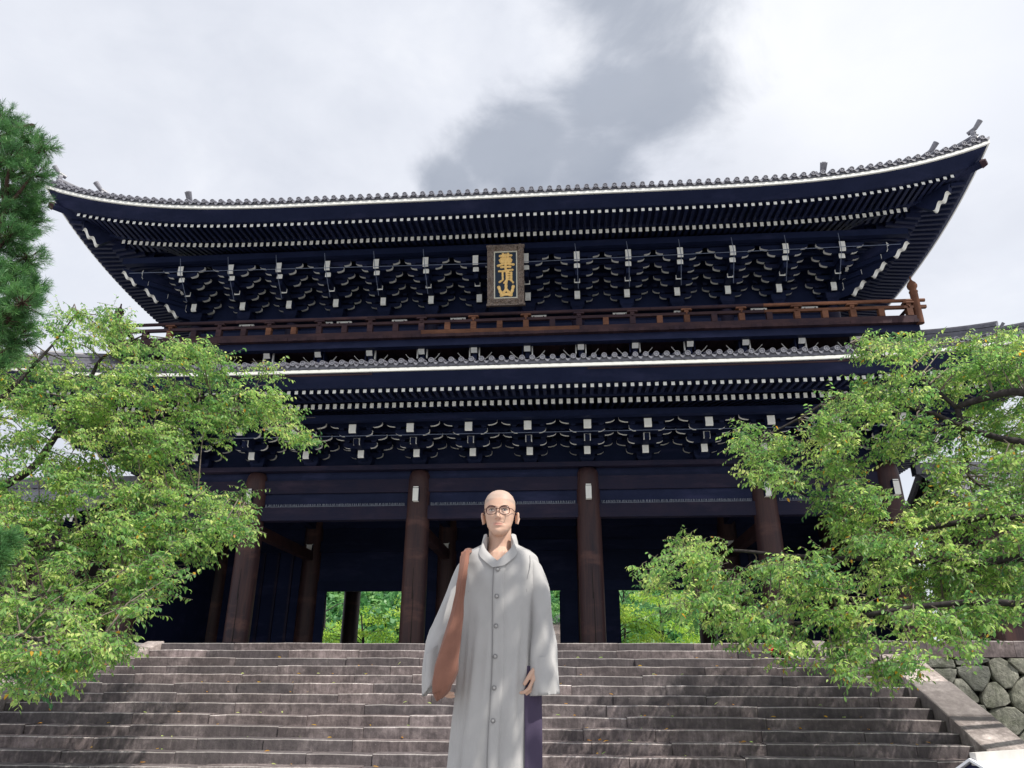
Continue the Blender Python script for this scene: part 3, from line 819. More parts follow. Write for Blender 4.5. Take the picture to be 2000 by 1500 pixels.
# continuous purlins and wall boards behind the brackets
for y, z, e in ((-.45, 14.0, 12.6), (-1.0, 14.22, 13.1), (-1.55, 14.42, 13.7)): xbeam('purlin', -e, e, y-.07, y+.07, z, z+.13, 'bracket')
xbeam('purlin', -14.2, 14.2, -1.98, -1.76, 14.38, 14.62, 'bracket')
for y, z, e in ((-.9, 7.87, 13.6), (-1.6, 8.08, 14.2)): xbeam('purlin', -e, e, y-.08, y+.08, z, z+.12, 'bracket')
xbeam('purlin', -14.8, 14.8, -2.3, -2.05, 7.86, 8.06, 'bracket')
xbeam('wall_board', -12.0, 12.0, .25, .4, 9.4, 15.6, 'bracket')
for sx in (-1, 1): xbeam('wall_board', sx*12.0-.08, sx*12.0+.08, .41, YB-.4, 9.4, 15.6, 'timber')
xbeam('wall_board', -12.0, 12.0, YB-.4, YB-.25, 9.4, 15.6, 'timber')
xbeam('wall_board', -12.75, 12.75, .06, .16, 6.91, 9.3, 'bracket')
for sx in (-1, 1): xbeam('wall_board', sx*12.75-.05, sx*12.75+.05, .17, YB-.2, 6.91, 9.3, 'timber')
xbeam('wall_board', -12.75, 12.75, YB-.18, YB-.06, 6.91, 9.3, 'timber')
# upper storey columns, head beam and door leaves behind the railing
ucm = MB(); ucm.lathe([(.26, 11.1), (.26, 12.3), (.25, 12.62), (.2, 12.78)], seg=18); ucm = ucm.mesh('upper_column', 'beam', True)
for X in (-12.0, -8.2, -2.75, 2.75, 8.2, 12.0): gp(link('upper_column', ucm, None, (X, .1, 0)))
xbeam('plate_beam', -12.4, 12.4, -.2, .245, 12.66, 12.80, 'timber')
xbeam('tie_beam', -12.2, 12.2, -.02, .24, 12.1, 12.35, 'timber')
for i in range(-13, 13): xbeam('door_leaf', i*.9+.05, i*.9+.85, .18, .245, 11.15, 12.09, 'timber')
# thin wires strung under the upper eave
m_ = MB(); m_.tube([(-13.9, -1.9, 14.02), (0, -1.9, 13.86), (13.9, -1.9, 14.02)], .012, 5); gp(m_.build('wire', 'wire'))
for i in range(-7, 7):
    X = (i+.5)*1.83
    if abs(X) < 1.2: continue
    m_ = MB(); m_.tube([(X-.06, -2.0, 14.5), (X, -1.9, 13.9), (X+.03, -1.2, 13.1)], .011, 4); gp(m_.build('wire', 'wire'))
m_ = MB(); m_.tube([(-13.9, -2.02, 7.42), (13.9, -2.02, 7.42)], .01, 5); gp(m_.build('wire', 'wire'))

# ---------------- gallery with railing
GX, GY = 14.0, -1.8
m_ = MB(); m_.box(-.083, .083, 0, 1.95, 0, .11); plank = m_.mesh('floor_plank', 'rail')
n = int(GX/.17)
for i in range(-n, n):
    gp(link('floor_plank', plank, None, ((i+.5)*.17, GY-.1+rng.uniform(-.012, .012), 11.02+rng.uniform(-.004, .004))))
for sx in (-1, 1): xbeam('floor_board', min(sx*12.1, sx*(GX+.1)), max(sx*12.1, sx*(GX+.1)), .2, YB+1.6, 11.02, 11.13, 'rail')
xbeam('gallery_beam', -GX, GX, -1.72, -1.45, 10.76, 11.015, 'timber')
for sx in (-1, 1): xbeam('gallery_beam', sx*13.75-.14, sx*13.75+.14, -1.44, YB+1.2, 10.76, 11.015, 'timber')
for X in [s_*(.93+1.86*i) for i in range(7) for s_ in (-1, 1)]:     # brackets carrying the gallery
    c = MB(); block(c, 0, -1.25, 10.76-.001, .17, -.001)
    m_ = MB(); m_.box(-.075, .075, -1.25, .2, 10.40, 10.60); block(m_, 0, -.35, 10.0, .2, .26)
    b_ = gp(m_.build('gallery_bracket', 'timber', None, False, None)); b_.location.x += X
    m_ = MB(); m_.prism([(-1.50, 10.93), (-1.46, 10.70), (-1.36, 10.60), (-.4, 10.60), (-.4, 10.93)], 'x', -.11, .11, 0, [1, 1, 0, 0, 0])
    q = m_.build('bracket_nose', ['timber', 'white']); q.parent = b_
    m_ = MB(); m_.box(-.17, .17, -1.42, -1.1, 10.935, 11.06); m_.box(-.155, .155, -1.50, -1.2, 10.90, 11.015)
    fresh_or_sunlit = (abs(X+2.79) < .1 or abs(X-2.79) < .1)
    q = m_.build('bracket_cap', 'fresh_or_sunlit' if fresh_or_sunlit else 'rail'); q.parent = b_
    for sx in (-1, 1):
        m_ = MB(); pts = []
        for k in range(9):
            t = k/8; pts.append((sx*(.24+.36*t), -1.02-.02*k, 10.46+.24*t**1.8))
        P = [[(x, y-.02, z), (x+sx*.011, y-.02, z-.012), (x+sx*.011, y+.02, z-.012), (x, y+.02, z), (x, y-.02, z)] for x, y, z in pts]
        m_.grid(P); q = m_.build('bracket_arm', 'white'); q.parent = b_
        m_ = MB(); m_.box(min(sx*.15, sx*.19), max(sx*.15, sx*.19), -1.28, -1.18, 10.50, 10.86); q = m_.build('bracket_rib', 'white' if fresh_or_sunlit or rng.random() < .6 else 'timber'); q.parent = b_
def rail(name, z, r_, mat, x0=-GX, x1=GX, y=GY, square=None):
    m_ = MB()
    if square: m_.box(x0, x1, y-square/2, y+square/2, z-r_, z+r_)
    else: m_.tube([(x0, y, z), (x1, y, z)], r_, 10)
    return gp(m_.build(name, mat))
cuts = [-14.3, -9.5, -4.7, .6, 5.2, 9.0, 14.3]
for a, b_ in zip(cuts[:-1], cuts[1:]):
    fr = a >= 8  # right end rails coloured orange as if the sun lit them
    rail('top_rail', 11.87, .062, 'fresh_or_sunlit' if fr else 'rail', a+.005, b_-.005)
    rail('middle_rail', 11.62, .05, 'fresh_or_sunlit' if fr else 'rail', a+.005, b_-.005, GY, .12)
for a, b_, mt in ((-14.1, -2.75, 'rail'), (-2.745, 2.75, 'fresh_or_sunlit'), (2.755, 14.1, 'rail')): rail('bottom_rail', 11.21, .075, mt, a, b_, GY, .16)
for sx in (-1, 1):
    for z, r_ in ((11.87, .06), (11.62, .05), (11.21, .07)):
        m_ = MB(); m_.tube([(sx*GX, GY+.12, z), (sx*GX, YB+1.4, z)], r_, 8); gp(m_.build('side_rail', 'rail'))
i = 0
for i in range(-15, 16):
    X = i*.915
    tall = i % 2 != 0
    fresh_or_sunlit = rng.random() < .24 or X > 9.5  # random replaced blocks, plus sunlit orange painted onto the right end
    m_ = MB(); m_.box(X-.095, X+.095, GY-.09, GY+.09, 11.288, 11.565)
    gp(m_.build('rail_block', 'fresh_or_sunlit' if fresh_or_sunlit else 'rail'))
    if tall:
        m_ = MB(); m_.box(X-.07, X+.07, GY-.075, GY+.075, 11.672, 11.80); m_.prism([(X-.16, 11.80), (X-.19, 11.74), (X-.1, 11.75), (X+.1, 11.75), (X+.19, 11.74), (X+.16, 11.80)], 'y', GY-.1, GY+.1)
        m_.tube([(X, GY-.11, 11.62), (X, GY-.06, 11.62)], [.03, .035], 8)
        gp(m_.build('rail_saddle', 'fresh_or_sunlit' if (fresh_or_sunlit and rng.random() < .5) else 'rail'))
for sx in (-1, 1):                            # corner posts with onion finials
    m_ = MB(); m_.lathe([(.125, 11.0), (.125, 12.15), (.14, 12.17), (.14, 12.21), (.10, 12.23), (.11, 12.28), (.155, 12.36), (.165, 12.43), (.13, 12.52), (.06, 12.6), (.03, 12.66), (.025, 12.78)], (sx*14.0, GY, 0), 16)
    gp(smoothing(m_.build('corner_post', 'fresh_or_sunlit' if sx > 0 else 'rail'), 50))  # right post carries the sunlit orange in its colour
for X in (-9.2, -6.3, -5.6, -3.6, -1.5, 1.35, 4.2, 6.3, 8.9, 10.6):        # white plates on the wall behind the railing
    m_ = MB(); w = .27
    poly = [(X-w, 11.86), (X-w, 11.72), (X-w*.5, 11.72), (X-w*.3, 11.755), (X+w*.3, 11.755), (X+w*.5, 11.72), (X+w, 11.72), (X+w, 11.86)]
    m_.prism(poly, 'y', -1.62, -1.55, 0)
    b_ = gp(m_.build('white_plate', 'white'))
    for dx in (-.17, .17):
        m2 = MB(); m2.tube([(X+dx, -1.632, 11.80), (X+dx, -1.615, 11.80)], .022, 8); q = m2.build('nail_cover', 'mortar'); q.parent = b_; q.matrix_parent_inverse = b_.matrix_world.inverted()
        q.matrix_parent_inverse = Matrix.Identity(4)

# ------------------------------------------------------------------ name plaque hanging under the upper eave
plq = thing('name_plaque', 'framed plaque with three gold characters hanging at the centre of the upper storey', 'plaque', (.22, -2.0, 12.15))
tilt = Matrix.Translation((.22, -1.86, 12.15)) @ Matrix.Rotation(R(9), 4, 'X')
plq.matrix_world = tilt
def pl(o_): o_.parent = plq; return o_
PW, PH, FWD = 1.30, 2.24, .24
m_ = MB()
for x0, x1, z0, z1 in ((-PW/2, -PW/2+FWD, 0, PH), (PW/2-FWD, PW/2, 0, PH), (-PW/2+FWD, PW/2-FWD, 0, FWD), (-PW/2+FWD, PW/2-FWD, PH-FWD, PH)):
    n_ = 26 if z1-z0 > 1 else 14
    # carved, uneven relief
    P = []
    vert = z1-z0 > x1-x0
    for i in range(n_+1):
        row = []
        for j in range(6):
            a = i/n_; b_ = j/5
            x = x0+(x1-x0)*(b_ if vert else a); z = z0+(z1-z0)*(a if vert else b_)
            y = -.16+.10*abs(b_-.5)*1.2 + (rng.uniform(-.03, .03) if 0 < j < 5 else 0)
            row.append((x, y, z))
        P.append(row)
    m_.grid(P)
    m_.box(x0+.004, x1-.004, -.085, .06, z0+.004, z1-.004)
for z in (.0, PH-.05):
    m_.box(-PW/2-.03, PW/2+.03, -.12, .05, z-.02, z+.05)
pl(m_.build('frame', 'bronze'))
m_ = MB(); b0 = FWD
for x0, x1, z0, z1 in ((-PW/2+b0, -PW/2+b0+.035, b0, PH-b0), (PW/2-b0-.035, PW/2-b0, b0, PH-b0), (-PW/2+b0+.035, PW/2-b0-.035, b0, b0+.035), (-PW/2+b0+.035, PW/2-b0-.035, PH-b0-.035, PH-b0)): m_.box(x0, x1, -.10, -.02, z0, z1)
pl(m_.build('inner_border', 'cream'))
m_ = MB(); m_.box(-PW/2+b0, PW/2-b0, -.06, -.0, b0, PH-b0); pl(m_.build('panel', 'panel'))
def stroke(m_, pts, w, y=-.075):
    """a brush stroke in relief: a rounded ribbon with round ends"""
    pts = [Vector((p[0], 0, p[1])) for p in pts]
    P = []
    # resample
    out = []
    for a, b_ in zip(pts[:-1], pts[1:]):
        k = max(1, int((b_-a).length/.025))
        for i in range(k): out.append(a.lerp(b_, i/k))
    out.append(pts[-1])
    sm = [out[0]]+[(out[i-1]+out[i]*2+out[i+1])/4 for i in range(1, len(out)-1)]+[out[-1]]
    for i, p in enumerate(sm):
        t = (sm[min(i+1, len(sm)-1)]-sm[max(i-1, 0)]).normalized(); s_ = Vector((-t.z, 0, t.x)); ww = w*(1+.12*math.sin(i*1.3))
        P.append([p+s_*ww*q+Vector((0, y-.03*math.sqrt(max(0, 1-q*q)), 0)) for q in (-1, -.7, 0, .7, 1)])
    m_.grid(P)
    for p in (sm[0], sm[-1]):
        n_ = 12; c_ = p+Vector((0, y-.03, 0))
        m_.add([c_]+[p+Vector((w*1.15*math.cos(2*math.pi*k/n_), y, w*1.15*math.sin(2*math.pi*k/n_))) for k in range(n_)], [(0, 1+(k+1) % n_, 1+k) for k in range(n_)])
def glyph(strokes, cx, cz, w, sc=1.0):
    m_ = MB()
    for k, st in enumerate(strokes): stroke(m_, [(cx+a*sc, cz+b_*sc) for a, b_ in st], w, -.066-.0035*(k % 4))
    return pl(m_.build('gold_character', 'gold'))
HUA = [[(-.20, .26), (.20, .27)], [(-.09, .33), (-.09, .19)], [(.09, .33), (.09, .19)], [(-.15, .15), (.16, .15)], [(-.17, .03), (.18, .03)], [(-.11, .16), (-.11, -.02)], [(.11, .16), (.11, -.02)], [(-.27, -.12), (-.1, -.06), (.1, -.06), (.28, -.09)], [(-.16, -.17), (.16, -.17)], [(0, .30), (0, -.33)], [(-.2, .09), (.2, .09)]]
DING = [[(-.24, .22), (-.02, .22)], [(-.11, .21), (-.10, -.14), (-.22, -.22)], [(.01, .25), (.27, .26)], [(.12, .24), (.10, .17)], [(.05, .15), (.05, -.12)], [(.23, .15), (.23, -.12)], [(.05, .15), (.23, .15)], [(.05, .06), (.23, .06)], [(.05, -.03), (.23, -.03)], [(.05, -.12), (.23, -.12)], [(.07, -.14), (-.04, -.26)], [(.2, -.14), (.29, -.25)]]
SHAN = [[(0, .26), (0, -.03), (-.08, -.12)], [(0, -.03), (.09, -.12)], [(-.25, .06), (-.2, -.1), (-.15, -.22)], [(.25, .07), (.21, -.1), (.16, -.22)], [(-.16, -.23), (0, -.2), (.17, -.23)]]
glyph(HUA, 0, 1.585, .042, .98); glyph(DING, -.01, 1.06, .036, .92); glyph(SHAN, .01, .60, .052, 1.02)

# ------------------------------------------------------------------ trees
LEAF_P = np.array([(0, 0, 0), (-.40, .30, .05), (.40, .30, .05), (-.36, .64, .0), (.36, .64, .0), (0, 1.0, -.16), (0, .30, -.04), (0, .64, -.08)])
LEAF_F = [(0, 6, 1), (0, 2, 6), (1, 6, 7, 3), (6, 2, 4, 7), (3, 7, 5), (7, 4, 5)]
def leaves_mesh(name, pos, dirs, nrm, length, width, tint, mat, simple=False):
    """vectorised leaf blades: pos, dirs (along the blade), nrm (blade normal), all (n, 3)"""
    n = len(pos)
    if simple: P = np.array([(0, 0, 0), (-.5, .5, .05), (.5, .5, .05), (0, 1, -.1)]); F = [(0, 2, 3, 1)]
    else: P, F = LEAF_P, LEAF_F
    d = dirs/np.linalg.norm(dirs, axis=1, keepdims=True)
    s_ = np.cross(d, nrm); s_ /= (np.linalg.norm(s_, axis=1, keepdims=True)+1e-9); u = np.cross(s_, d)
    V = pos[:, None, :]+d[:, None, :]*(P[None, :, 1:2]*length[:, None, None])+s_[:, None, :]*(P[None, :, 0:1]*width[:, None, None])+u[:, None, :]*(P[None, :, 2:3]*length[:, None, None])
    k = len(P); V = V.reshape(-1, 3)
    lt = np.array([len(f) for f in F]); tot = lt.sum()
    fi = np.concatenate([np.array(f) for f in F])
    idx = (np.arange(n)[:, None]*k+fi[None, :]).ravel()
    me = bpy.data.meshes.new(name); me.vertices.add(len(V)); me.vertices.foreach_set('co', V.ravel().astype(np.float32))
    me.loops.add(n*tot); me.loops.foreach_set('vertex_index', idx.astype(np.int32))
    me.polygons.add(n*len(F)); st = np.concatenate([[0], np.cumsum(lt)[:-1]])
    me.polygons.foreach_set('loop_start', (np.arange(n)[:, None]*tot+st[None, :]).ravel().astype(np.int32))
    me.polygons.foreach_set('loop_total', np.tile(lt, n).astype(np.int32))
    me.polygons.foreach_set('use_smooth', np.ones(n*len(F), dtype=bool))
    a = me.attributes.new('tint', 'FLOAT', 'POINT'); a.data.foreach_set('value', np.repeat(tint, k).astype(np.float32))
    me.materials.append(MT[mat]); me.update(calc_edges=True); me.validate()
    return me
def curve_pts(p0, d0, ln, droop, k, wob):
    P = [np.array(p0)]; d = np.array(d0)/np.linalg.norm(d0)
    for i in range(k):
        d = d+np.array([NR.normal(0, wob), NR.normal(0, wob), -droop+NR.normal(0, wob*.6)]); d /= np.linalg.norm(d); P.append(P[-1]+d*ln/k)
    return P
def cherry(name, label, base, trunk, limbs, sprays, out, dens=1.0, leafscale=1.0, group=None):
    root = thing(name, label, 'tree', base, group)
    m_ = MB(); m_.tube(trunk, [.26, .23, .19, .16, .12][:len(trunk)], 10)
    tr = smoothing(m_.build('trunk', 'bark'), 80); local(tr, root)
    allp = []
    for lp, r0 in limbs:
        pts = [np.array(p) for p in lp]; fine = []
        for a, b_ in zip(pts[:-1], pts[1:]):
            for i in range(5): fine.append(a+(b_-a)*i/5+NR.normal(0, .012, 3))
        fine.append(pts[-1]); sm = [fine[0]]+[(fine[i-1]+fine[i]*2+fine[i+1])/4 for i in range(1, len(fine)-1)]+[fine[-1]]
        m_ = MB(); m_.tube(sm, [r0*(1-.85*i/(len(sm)-1)) for i in range(len(sm))], 7)
        local(smoothing(m_.build('limb', 'bark'), 80), root); allp += sm
    allp = np.array(allp)
    tw = MB(); pos = []; dr = []; nm = []; ln = []; tn = []
    out = np.array(out, float)
    for (c, rx, ry, rz) in sprays:
        c = np.array(c); q = allp[np.argmin(((allp-c)**2).sum(1))]
        mid = (q+c)/2+np.array([0, 0, .10*np.linalg.norm(c-q)])+NR.normal(0, .04, 3)
        tw.tube([q, mid, c, c+(c-mid)*.35], [.014, .010, .007, .003], 4, cap=False)
        nt_ = int(dens*(13+150*rx*rz)); tb0 = NR.normal(0, .10)
        for t in range(nt_):
            v = NR.normal(0, 1, 3); v /= np.linalg.norm(v); rr = NR.random()**.5
            p0 = c+v*np.array([rx, ry, rz])*rr
            az = NR.normal(0, 1.15); o2 = np.array([out[0]*math.cos(az)-out[1]*math.sin(az), out[0]*math.sin(az)+out[1]*math.cos(az), .28+NR.normal(0, .42)])
            L_ = NR.uniform(.25, .60)
            P = curve_pts(p0-o2/np.linalg.norm(o2)*L_*.5, o2, L_, NR.uniform(.0, .25), 5, .14)
            tw.tube(P, [.0042, .0038, .0034, .003, .0025, .002], 3, cap=False)
            if NR.random() < .06: continue
            P = np.array(P); tb = np.clip(NR.beta(2.2, 2.4)+tb0, 0, 1); nl = int(NR.integers(8, 15))
            s_ = (np.arange(nl)+.6)/nl*5; k = np.minimum(4, s_.astype(int)); f = (s_-k)[:, None]; pp = P[k]*(1-f)+P[k+1]*f
            tg = P[k+1]-P[k]; tg = tg/np.linalg.norm(tg, axis=1, keepdims=True); sd_ = np.cross(tg, [0, 0, 1.0]); sd_ /= np.linalg.norm(sd_, axis=1, keepdims=True)+1e-6
            sg_ = np.where(np.arange(nl) % 2, 1.0, -1.0)[:, None]
            d = tg*NR.uniform(.2, .8, (nl, 1))+sd_*sg_*NR.uniform(.4, 1.0, (nl, 1)); d[:, 2] -= NR.uniform(.1, 1.1, nl)
            pos.append(pp); dr.append(d); nm.append(NR.normal(0, .45, (nl, 3))+np.array([0, 0, 1.0])); ln.append(NR.uniform(.045, .090, nl)*leafscale)
            tv = np.clip(tb*.8+NR.uniform(-.08, .28, nl), 0, .95); yl = NR.random(nl) < .010; tv[yl] = NR.uniform(.97, 1, yl.sum()); tn.append(tv)
    pos = np.concatenate(pos); dr = np.concatenate(dr); nm = np.concatenate(nm); ln = np.concatenate(ln); tn = np.concatenate(tn)
    local(tw.build('twigs', 'twig'), root)
    ln = np.array(ln)
    me = leaves_mesh('crown', pos, dr, nm, ln, ln*NR.uniform(.48, .66, len(ln)), tn, 'leaf')
    cr_ = link('crown', me); local(cr_, root); tag(cr_, kind='stuff')
    return root
def Yd(d): return -CD+d
def inside(poly, x, y):
    c = False
    for i in range(len(poly)):
        (x0, y0), (x1, y1) = poly[i], poly[i-1]
        if (y0 > y) != (y1 > y) and x < (x1-x0)*(y-y0)/(y1-y0)+x0: c = not c
    return c
def scatter(poly, n, depth, seed, holes=(), pad=24):
    """sprays of a crown: spread through the crown's volume, kept apart so that gaps stay open between them"""
    r2 = random.Random(seed); out_ = []; xs_ = [p[0] for p in poly]; ys_ = [p[1] for p in poly]; tries = 0
    while len(out_) < n and tries < 60000:
        tries += 1; x, y = r2.uniform(min(xs_), max(xs_)), r2.uniform(min(ys_), max(ys_))
        if not all(inside(poly, x+a*pad, y+b_*pad*.8) for a, b_ in ((1, 0), (-1, 0), (0, 1), (0, -1))): continue
        if any(a <= x <= c and b_ <= y <= d for a, b_, c, d in holes): continue
        dd = float(np.interp(y, depth[0], depth[1]))+r2.uniform(-1.0, .9)
        if any((x-q[0])**2+((y-q[1])*1.3)**2+((dd-q[2])*60)**2 < 27**2 for q in out_): continue
        out_.append((x, y, dd, r2.uniform(26, 50), r2.uniform(15, 30)))
    return [spr(*a) for a in out_]
def spr(x, y, d, rx, ry):
    c = at(x, y, Yd(d)); k = d/1500.0
    return (c, rx*k, rx*k, ry*k)
LPOLY = [(-60,640),(60,640),(120,590),(190,560),(240,600),(280,630),(350,635),(470,672),(550,700),(555,765),(600,790),(632,862),(590,885),(500,838),(430,868),(400,900),(350,905),(420,932),(490,932),(520,985),(505,1055),(455,1062),(450,1135),(400,1148),(330,1150),(300,1185),(260,1215),(285,1275),(220,1288),(215,1318),(150,1335),(60,1352),(20,1352),(-60,1340)]
RPOLY = [(2060,590),(1960,605),(1900,625),(1850,600),(1815,650),(1760,636),(1640,632),(1610,660),(1655,705),(1680,725),(1585,758),(1590,792),(1540,806),(1480,810),(1425,838),(1408,872),(1436,905),(1455,955),(1560,968),(1475,985),(1530,1015),(1600,1030),(1640,1045),(1520,1082),(1420,1060),(1370,1024),(1310,1045),(1245,1090),(1255,1155),(1300,1235),(1400,1258),(1520,1315),(1560,1288),(1650,1338),(1740,1345),(1790,1330),(1800,1295),(1900,1262),(1960,1205),(2060,1190)]
LSP = scatter(LPOLY, 285, ([560, 900, 1340], [12.6, 11.6, 9.2]), 3)
RSP = scatter(RPOLY, 275, ([600, 900, 1340], [12.6, 12.0, 10.3]), 4, [(1710, 890, 1810, 985), (1480, 945, 1560, 965)])
lim = lambda L_, d: [at(x, y, Yd(dd)) for x, y, dd in L_]
cherry('cherry_tree', 'leafy cherry tree reaching in from the left over the stairs', (-10.6, -12.2, ZG),
       [(-10.6, -12.2, ZG-.2), (-10.5, -12.2, -.6), (-10.2, -12.3, .4), (-9.9, -12.5, 1.4), (-9.3, -12.7, 2.6)],
       [([(-9.7, -12.55, 1.8)]+lim([(-60, 990, 12), (60, 920, 12), (112, 850, 12.1), (165, 765, 12.1), (195, 700, 12.2), (280, 655, 12.2)], 0), .10),
        ([at(112, 850, Yd(12.1))]+lim([(230, 825, 12.2), (330, 790, 12.3), (430, 770, 12.4), (520, 800, 12.4), (590, 850, 12.2)], 0), .06),
        ([(-9.9, -12.5, 1.4)]+lim([(-50, 1090, 11), (90, 1080, 11), (250, 1015, 11.3), (390, 965, 11.5), (480, 985, 11.5)], 0), .08),
        ([(-10.0, -12.4, 1.0)]+lim([(-80, 1180, 10.5), (60, 1170, 10.4), (200, 1130, 10.6), (400, 1095, 11.4)], 0), .07),
        ([(-10.2, -12.3, .6)]+lim([(-100, 1260, 9.6), (40, 1240, 9.2), (170, 1285, 9)], 0), .06),
        ([(-9.3, -12.7, 2.6)]+lim([(-60, 840, 11.6), (20, 760, 11.6), (90, 690, 12), (150, 610, 12)], 0), .07)],
       LSP, (1, -.25))
cherry('cherry_tree', 'leafy cherry tree reaching in from the right in front of the gate', (11.9, -12.4, ZG),
       [(11.9, -12.4, ZG-.2), (11.8, -12.4, -.5), (11.6, -12.5, .6), (11.4, -12.5, 1.8), (11.2, -12.5, 3.0)],
       [([(11.2, -12.5, 3.0)]+lim([(2100, 800, 11.6), (1980, 760, 11.4), (1880, 790, 11.8), (1870, 800, 11.9), (1780, 720, 12), (1660, 670, 12.4)], 0), .09),
        ([(11.3, -12.5, 2.6)]+lim([(2080, 880, 11.4), (1930, 850, 11.6), (1800, 800, 12), (1640, 765, 12.4), (1540, 830, 12.5), (1450, 868, 12.5)], 0), .07),
        ([(11.4, -12.5, 1.8)]+lim([(2050, 1010, 11), (1920, 1010, 11), (1780, 1040, 11.4), (1650, 990, 12), (1520, 950, 12.4)], 0), .07),
        ([(11.5, -12.5, 1.2)]+lim([(2060, 1080, 10.6), (1900, 1100, 10.8), (1740, 1090, 11.2), (1610, 1090, 11.6), (1470, 1078, 11.9), (1370, 1070, 12), (1280, 1095, 12)], 0), .07),
        ([(11.6, -12.5, .6)]+lim([(2080, 1190, 10), (1900, 1170, 10.3), (1700, 1200, 10.6), (1550, 1220, 11), (1400, 1190, 11.2), (1310, 1180, 11.4)], 0), .06),
        ([at(1870, 800, Yd(11.9))]+lim([(1885, 870, 11.8), (1890, 930, 11.6), (1985, 1000, 10.6)], 0), .05)],
       RSP, (-1, -.25))
# a third cherry behind the camera whose branch dapples the man with shade
DP = Vector((1.9, -20.9, .1))+Vector(SV)*3.9
cherry('cherry_tree', 'cherry tree standing behind the viewer with a branch overhead', (8.5, -27.5, ZM),
       [(8.5, -27.5, ZM-.2), (8.4, -27.4, .8), (8.2, -27.2, 2.2), (7.9, -26.9, 3.4), (7.4, -26.6, 4.4)],
       [([(7.4, -26.6, 4.4), (6.2, -25.6, 4.9), (5.0, -24.6, 4.6), (3.6, -23.4, 3.7)], .08)],
       [((DP.x-.05, DP.y-.15, DP.z+.2), .26, .26, .14), ((DP.x+.3, DP.y-.4, DP.z+.1), .3, .3, .16), ((DP.x-.05, DP.y-.35, DP.z-.05), .25, .25, .12), ((DP.x+.35, DP.y-.3, DP.z+.65), .3, .25, .16)], (-1, -.5), .40, 1.9)

def pine(name, label, base, clusters, group=None):
    root = thing(name, label, 'tree', base, group)
    m_ = MB(); b_ = np.array(base); tp = np.array([base[0]+.3, base[1]+.1, 7.6])
    m_.tube([b_-np.array([0, 0, .2]), b_*.7+tp*.3, b_*.35+tp*.65+np.array([.15, 0, 0]), tp], [.24, .2, .14, .05], 9); local(smoothing(m_.build('trunk', 'pinebark'), 80), root)
    br = MB(); pos = []; dr = []; ln = []; tn = []
    for c, r_ in clusters:
        c = np.array(c); z = max(base[2]+.8, c[2]-.5); t = (z-base[2])/(tp[2]-base[2]); q = b_*(1-t)+tp*t
        mid = (q+c)/2+np.array([0, 0, -.1]); br.tube([q, mid, c], [.045, .03, .012], 5)
        for k in range(int(44*(r_/.3)**1.6)+8):
            v = NR.normal(0, 1, 3); v /= np.linalg.norm(v); e = c+v*r_*NR.random()**.4*np.array([1, 1, .8]); ax = (e-c)*.8+np.array([.25, -.1, .35])*r_+NR.normal(0, .05, 3); ax /= np.linalg.norm(ax)
            br.tube([c, (c+e)/2+np.array([0, 0, -.02]), e+ax*.10], [.008, .006, .003], 3, cap=False)
            tb = NR.uniform(.15, .85)
            for i in range(60):
                w = NR.normal(0, 1, 3); w /= np.linalg.norm(w); d = ax*NR.uniform(.5, 1.2)+w*.75
                pos.append(e+ax*NR.uniform(-.06, .12)); dr.append(d); ln.append(NR.uniform(.09, .15)); tn.append(min(1, max(0, tb+NR.uniform(-.2, .2))))
    local(br.build('branches', 'pinebark'), root)
    pos = np.array(pos); ln = np.array(ln); me = leaves_mesh('crown', pos, np.array(dr), NR.normal(0, 1, (len(pos), 3)), ln, np.full(len(ln), .0065), np.array(tn), 'needle', True)
    tag(local(link('crown', me), root), kind='stuff'); return root
PC = [(10,240,44),(50,275,40),(85,285,22),(20,310,45),(65,340,36),(25,380,45),(72,395,26),(55,430,40),(15,460,45),(55,500,34),(20,540,45),(72,560,26),(45,590,40),(10,620,40),(40,650,30),(-40,290,50),(-40,400,50),(-40,520,50),(-30,630,50),(10,690,30),(5,1060,26),(-20,1100,30)]
pine('pine_tree', 'dark green pine tree at the left edge in front of the gate', (-7.2, -15.2, groundz(-15.2)), [(at(x+dx, y+dy, Yd(9.4+NR.uniform(-.5, .5))), r_*k*9.4/1500) for x, y, r_ in PC for dx, dy, k in ((0, 0, 1), (-14, 24, .7))])

